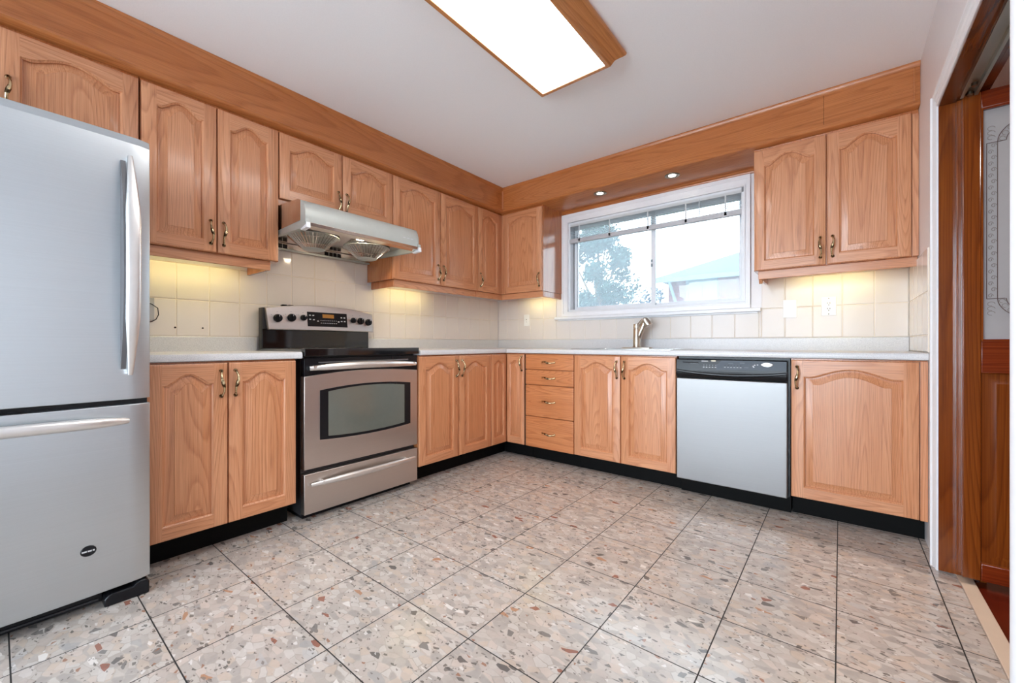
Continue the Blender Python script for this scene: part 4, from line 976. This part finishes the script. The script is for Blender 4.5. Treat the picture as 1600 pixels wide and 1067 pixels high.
# ================================================================== doorway on the right
def trim(n, b, label, **kw): return tag(struct(b.build(n, **kw)), label)
def casing_prof(w): return [(0, 0), (0, 0.012), (w * 0.14, 0.019), (w * 0.34, 0.019), (w * 0.42, 0.013), (w * 0.62, 0.012), (w * 0.70, 0.008), (w * 0.94, 0.008), (w, 0.005), (w, 0)]
CW = 0.076; pc = casing_prof(CW)
zi, HC, yi0, yi1 = 1.956, 0.06, OY0 + 0.008, OY1 - 0.008
b = MB(); b.prism([(W - d - 0.0005, yi1 + CW - a) for a, d in pc], 'z', 0.0, zi + HC, 'white'); trim('trim_5', b, 'white door casing beside the cabinets')
b = MB(); b.prism([(W - d - 0.0005, yi0 - CW + a) for a, d in pc], 'z', 0.0, zi + HC, 'white'); trim('trim_6', b, 'white door casing nearest the camera')
b = MB(); b.prism([(W - d - 0.0005, zi + HC - a) for a, d in casing_prof(HC)], 'y', yi0 + 0.0005, yi1 - 0.0005, 'white'); trim('trim_7', b, 'white head casing over the doorway')
b = MB(); b.box(W - 0.002, 3.302, OY1 - 0.02, OY1 - 0.0003, 0.007, OZ - 0.001, 'red_v'); b.box(W - 0.002, 3.302, OY0 + 0.0003, OY0 + 0.02, 0.007, OZ - 0.001, 'red_v')
b.box(W - 0.002, 3.302, OY0 + 0.0205, OY1 - 0.0205, OZ - 0.02, OZ - 0.001, 'red_y'); trim('trim_8', b, 'dark stained wooden door jamb')
b = MB(); b.box(3.3025, 3.32, OY1 - 0.02, OY1 + 0.07, 0.0, OZ + 0.07, 'red_v'); b.box(3.3025, 3.32, OY0 - 0.07, OY0 + 0.02, 0, OZ + 0.07, 'red_v'); b.box(3.3025, 3.32, OY0 + 0.021, OY1 - 0.021, OZ - 0.02, OZ + 0.07, 'red_y'); trim('trim_9', b, 'dark stained casing on the hall side')
tr_ = thing('door_track', 'aluminium folding-door track under the stained header', 'track', (3.258, -1.36, OZ - 0.0205))
b = MB(); L0, L1 = -0.478, 0.388
b.box(-0.017, 0.017, L0, L1, -0.003, -0.0003, 'alu'); b.box(-0.017, -0.0145, L0, L1, -0.020, -0.0032, 'alu'); b.box(0.0145, 0.017, L0, L1, -0.020, -0.0032, 'alu'); b.box(0.0145, 0.024, L0, L1, -0.022, -0.0202, 'alu'); b.box(-0.024, -0.0145, L0, L1, -0.022, -0.0202, 'alu')
b.build('track_channel', tr_)
b = MB(); b.lathe([(0.009, -0.022), (0.009, -0.010)], (0, 0.30, 0), 'nickel', 'z', 12); b.build('track_roller', tr_); b = MB(); b.lathe([(0.009, -0.022), (0.009, -0.010)], (0, 0.37, 0), 'nickel', 'z', 12); b.build('track_roller', tr_)
area('hall_fill_light', (4.6, -1.2, ZC - 0.05), (0, 0, 0), 0.4, 0.4, 35, (1, 0.9, 0.8))  # unseen fill light added to brighten the dark hall
# folded-back leaves with etched glass
def leaf(label, x0, y0, zt=1.940):
    t = thing('folding_door', label, 'door', (x0, y0, 0.03), 0, None); h = zt - 0.03; w_ = 0.50; s0 = 0.049
    def z(v): return v - 0.03
    b = MB()
    b.box(0, s0, 0, 0.034, 0, h, 'red_v'); b.box(w_ - s0, w_, 0, 0.034, 0, h, 'red_v'); b.build('stile', t, bevel=0.003)
    b = MB(); b.box(s0 + .0003, w_ - s0 - .0003, 0.002, 0.032, z(1.872), h, 'red_h'); b.box(s0 + .0003, w_ - s0 - .0003, 0.002, 0.032, z(0.842), z(0.967), 'red_h'); b.box(s0 + .0003, w_ - s0 - .0003, 0.002, 0.032, 0, z(0.098), 'red_h'); b.build('rail', t, bevel=0.003)
    b = MB(); b.box(s0, s0 + 0.006, 0.001, 0.033, z(0.967), z(1.872), 'red_v'); b.box(s0 + .006, w_ - s0, 0.001, 0.033, z(1.865), z(1.872), 'red_h'); b.box(s0 + .006, w_ - s0, 0.001, 0.033, z(0.967), z(0.973), 'red_h'); b.build('glazing_bead', t)
    b = MB(); b.box(s0 + 0.003, w_ - s0 - 0.003, 0.014, 0.020, z(0.969), z(1.870), 'frosted'); g = b.build('glass_pane', t)
    b = MB(); yy = 0.0128
    def ln(p, m='etch', r=0.0011): b.tube([(x, yy, q) for x, q in p], r, m, 4)
    xa, xb_, xc = s0 + 0.017, s0 + 0.045, w_ / 2; za, zb_ = z(1.13), z(1.735)
    xd = w_ - xa; xe = w_ - xb_
    for q, qq in ((xa, xb_), (xd, xe)):
        ln([(q, za), (q, zb_)]); ln([(qq, za), (qq, zb_)]); ln([(q, za), (qq + (0.02 if qq > q else -0.02), za)]); ln([(q, zb_), (qq + (0.02 if qq > q else -0.02), zb_)])
        # scroll band
        nsc = 26
        for i in range(nsc):
            c = za + 0.012 + (zb_ - za - 0.024) * i / (nsc - 1); mx = (q + qq) / 2; sg = 1 if i % 2 else -1
            ln([(mx + sg * 0.004 + 0.0075 * (1 - j / 14) * math.cos(j * 0.75), c + 0.009 * (1 - j / 16) * math.sin(j * 0.75)) for j in range(11)], 'etch_pale', 0.0009)
    for zz, sg in ((za, -1), (zb_, 1)):
        for rr_ in (0.098, 0.073):
            for side in (-1, 1):
                cx = xc; x_s = xb_ if side < 0 else xe
                rad_ = abs(cx - x_s) - (0.0 if rr_ > 0.08 else 0.022)
                ln([(cx + side * rad_ * math.cos(a), zz + sg * rr_ * math.sin(a)) for a in [PI / 2 * j / 12 for j in range(13)]])
        for side in (-1, 1):
            for j in range(7):
                a = PI / 2 * (j + .5) / 7; rd = abs(xc - xb_) - 0.011
                ln([(xc + side * rd * math.cos(a) + 0.008 * math.cos(u), zz + sg * 0.086 * math.sin(a) + 0.008 * math.sin(u)) for u in [0.8 * v_ for v_ in range(7)]], 'etch_pale', 0.0009)
            for j in range(3):
                cx = (xa + 0.012) if side < 0 else (xd - 0.012)
                ln([(cx + 0.010 * math.cos(u), zz + sg * (0.02 + 0.018 * j) + 0.008 * math.sin(u)) for u in [0.7 * v_ for v_ in range(8)]], 'etch_pale', 0.0009)
    b.build('etched_pattern', g)
    b = MB(); p0, p1, q0, q1 = s0, w_ - s0, z(0.098), z(0.842)
    R_ = lambda d, y: [(p0 + d, y, q0 + d), (p1 - d, y, q0 + d), (p1 - d, y, q1 - d), (p0 + d, y, q1 - d)]
    b.loops([R_(0.0, 0.006), R_(0.004, 0.012), R_(0.022, 0.012), R_(0.040, 0.005), R_(0.042, 0.005)], 'red_v', cap0=False, cap1=True); b.box(p0, p1, 0.0125, 0.024, q0, q1, 'red_v'); b.build('raised_panel', t, angle=25)
    return t
leaf('folded door leaf nearer the camera, dark red-brown with etched glass', 3.243, -0.962)
leaf('folded door leaf behind, against the stained jamb', 3.232, -0.9265)

# ================================================================== patio door behind the camera (source of daylight)
pd = tag(struct(bpy.data.objects.new('door_1', None)), 'white sliding patio door'); COL.objects.link(pd); pd.location = (1.59, YF, 0)
b = MB()
def fr3(b, a0, a1, c0, c1, wd, y0, y1, m):
    b.box(a0, a1, y0, y1, c1 - wd, c1, m); b.box(a0, a1, y0, y1, c0, c0 + wd, m); b.box(a0, a0 + wd, y0, y1, c0 + wd, c1 - wd, m); b.box(a1 - wd, a1, y0, y1, c0 + wd, c1 - wd, m)
fr3(b, -1.489, 1.489, 0.021, 2.299, 0.05, -0.1, -0.01, 'vinyl'); b.box(-0.035, 0.035, -0.09, -0.02, 0.071, 2.249, 'vinyl'); b.build('door_frame', pd)
for s in (-1, 1):
    b = MB(); c = s * 0.737; b.box(c - 0.70, c + 0.70, -0.06, -0.055, 0.072, 2.248, 'clear'); b.build('door_pane', pd)

# ================================================================== outdoors
b = MB(); b.box(-30, 30, 0.16, 45, -1.25, -1.2, 'lawn'); tag(struct(b.build('ground', smooth=False)), 'lawn around the house')
b = MB(); b.box(-5, 9, -14, YF - 0.125, -0.12, -0.06, 'bounce_ground'); tag(struct(b.build('ground_bounce', smooth=False)), 'unseen pale ground added to bounce daylight up to the ceiling')  # out-of-view pale slab, added as a reflector to lift the ceiling
nb = thing('neighbour_house', 'brick house with grey roof seen through the right window pane', 'house', (1.2, 12, -1.2))
b = MB(); b.box(-3.25, 3.4, 0, 6, 0, 4.5, 'brick'); b.build('house_wall', nb, smooth=False)
ew, ez = 0.45, 4.5
b = MB(); e = [(-3.25 - ew, -ew, ez), (3.4 + ew, -ew, ez), (3.4 + ew, 6 + ew, ez), (-3.25 - ew, 6 + ew, ez)]; rd_ = [(-0.2, 3.0, ez + 1.55), (0.6, 3.0, ez + 1.55)]
b.face([e[0], e[1], rd_[1], rd_[0]], 'roof'); b.face([e[1], e[2], rd_[1]], 'roof'); b.face([e[2], e[3], rd_[0], rd_[1]], 'roof'); b.face([e[3], e[0], rd_[0]], 'roof'); b.face([e[3], e[2], e[1], e[0]], 'fascia'); b.build('roof', nb, smooth=False)
b = MB(); b.box(-3.25 - ew, 3.4 + ew, -ew - 0.02, -ew, ez - 0.16, ez + 0.0, 'fascia'); b.build('gutter', nb)
b = MB(); b.tube([(-3.1, -ew, ez - 0.1), (-2.95, -0.1, ez - 0.9), (-2.95, -0.08, 0.2)], 0.05, 'fascia', 8); b.build('downspout', nb)
b = MB(); fr3(b, -2.62, -1.6, 3.58, 4.42, 0.07, -0.06, 0.0, 'fascia'); wnd = b.build('house_window', nb)
b = MB(); b.box(-2.55, -1.67, -0.03, -0.005, 3.65, 4.35, 'pane_dark'); b.box(-2.13, -2.09, -0.045, -0.031, 3.65, 4.35, 'fascia'); b.build('window_shade', wnd)
def tree(label, loc, cr, cz, n, mat, size, seed, name='leafy_tree'):
    random.seed(seed); t = thing(name, label, 'tree', loc); cl_ = []
    for i in range(26):
        a = random.uniform(0, 2 * PI); ph = random.uniform(-0.9, 1); rr_ = cr * random.uniform(0.45, 0.95)
        cl_.append((rr_ * math.cos(a) * math.sqrt(max(0.05, 1 - ph * ph)), rr_ * math.sin(a) * math.sqrt(max(0.05, 1 - ph * ph)), cz + ph * cr * 1.15, cr * random.uniform(0.22, 0.4)))
    b = MB()
    for i in range(n):
        c = random.choice(cl_); v = Vector((random.gauss(0, 1), random.gauss(0, 1), random.gauss(0, 1))).normalized() * c[3] * random.uniform(0.5, 1.1)
        p = Vector(c[:3]) + v; q = Vector((random.gauss(0, 1), random.gauss(0, 1), random.gauss(0, 1))).normalized(); r_ = q.orthogonal().normalized(); s_ = q.cross(r_); z_ = size * random.uniform(0.6, 1.3)
        b.face([p - r_ * z_, p + s_ * z_ * 0.45, p + r_ * z_, p - s_ * z_ * 0.45], mat)
    b.build('crown', t, smooth=False)
    b = MB(); b.tube([(0, 0, 0), (0.05, 0, cz * 0.4), (0, 0.05, cz * 0.8), (0.05, 0, cz + cr * 0.6)], [0.16, 0.13, 0.10, 0.03], 'trunk', 10)
    for c in cl_[:12]: b.tube([(0, 0.03, cz * 0.75), (c[0] * 0.5, c[1] * 0.5, (cz * 0.8 + c[2]) / 2), c[:3]], [0.05, 0.03, 0.01], 'trunk', 6)
    b.build('trunk', t)
tree('tall leafy tree seen through the left window pane', (-3.0, 8.2, -1.2), 1.2, 4.2, 14000, 'leaf', 0.060, 5)
tree('distant bluish tree at the corner of the brick house', (-4.3, 17.0, -1.2), 1.5, 2.9, 2200, 'leaf2', 0.12, 9)
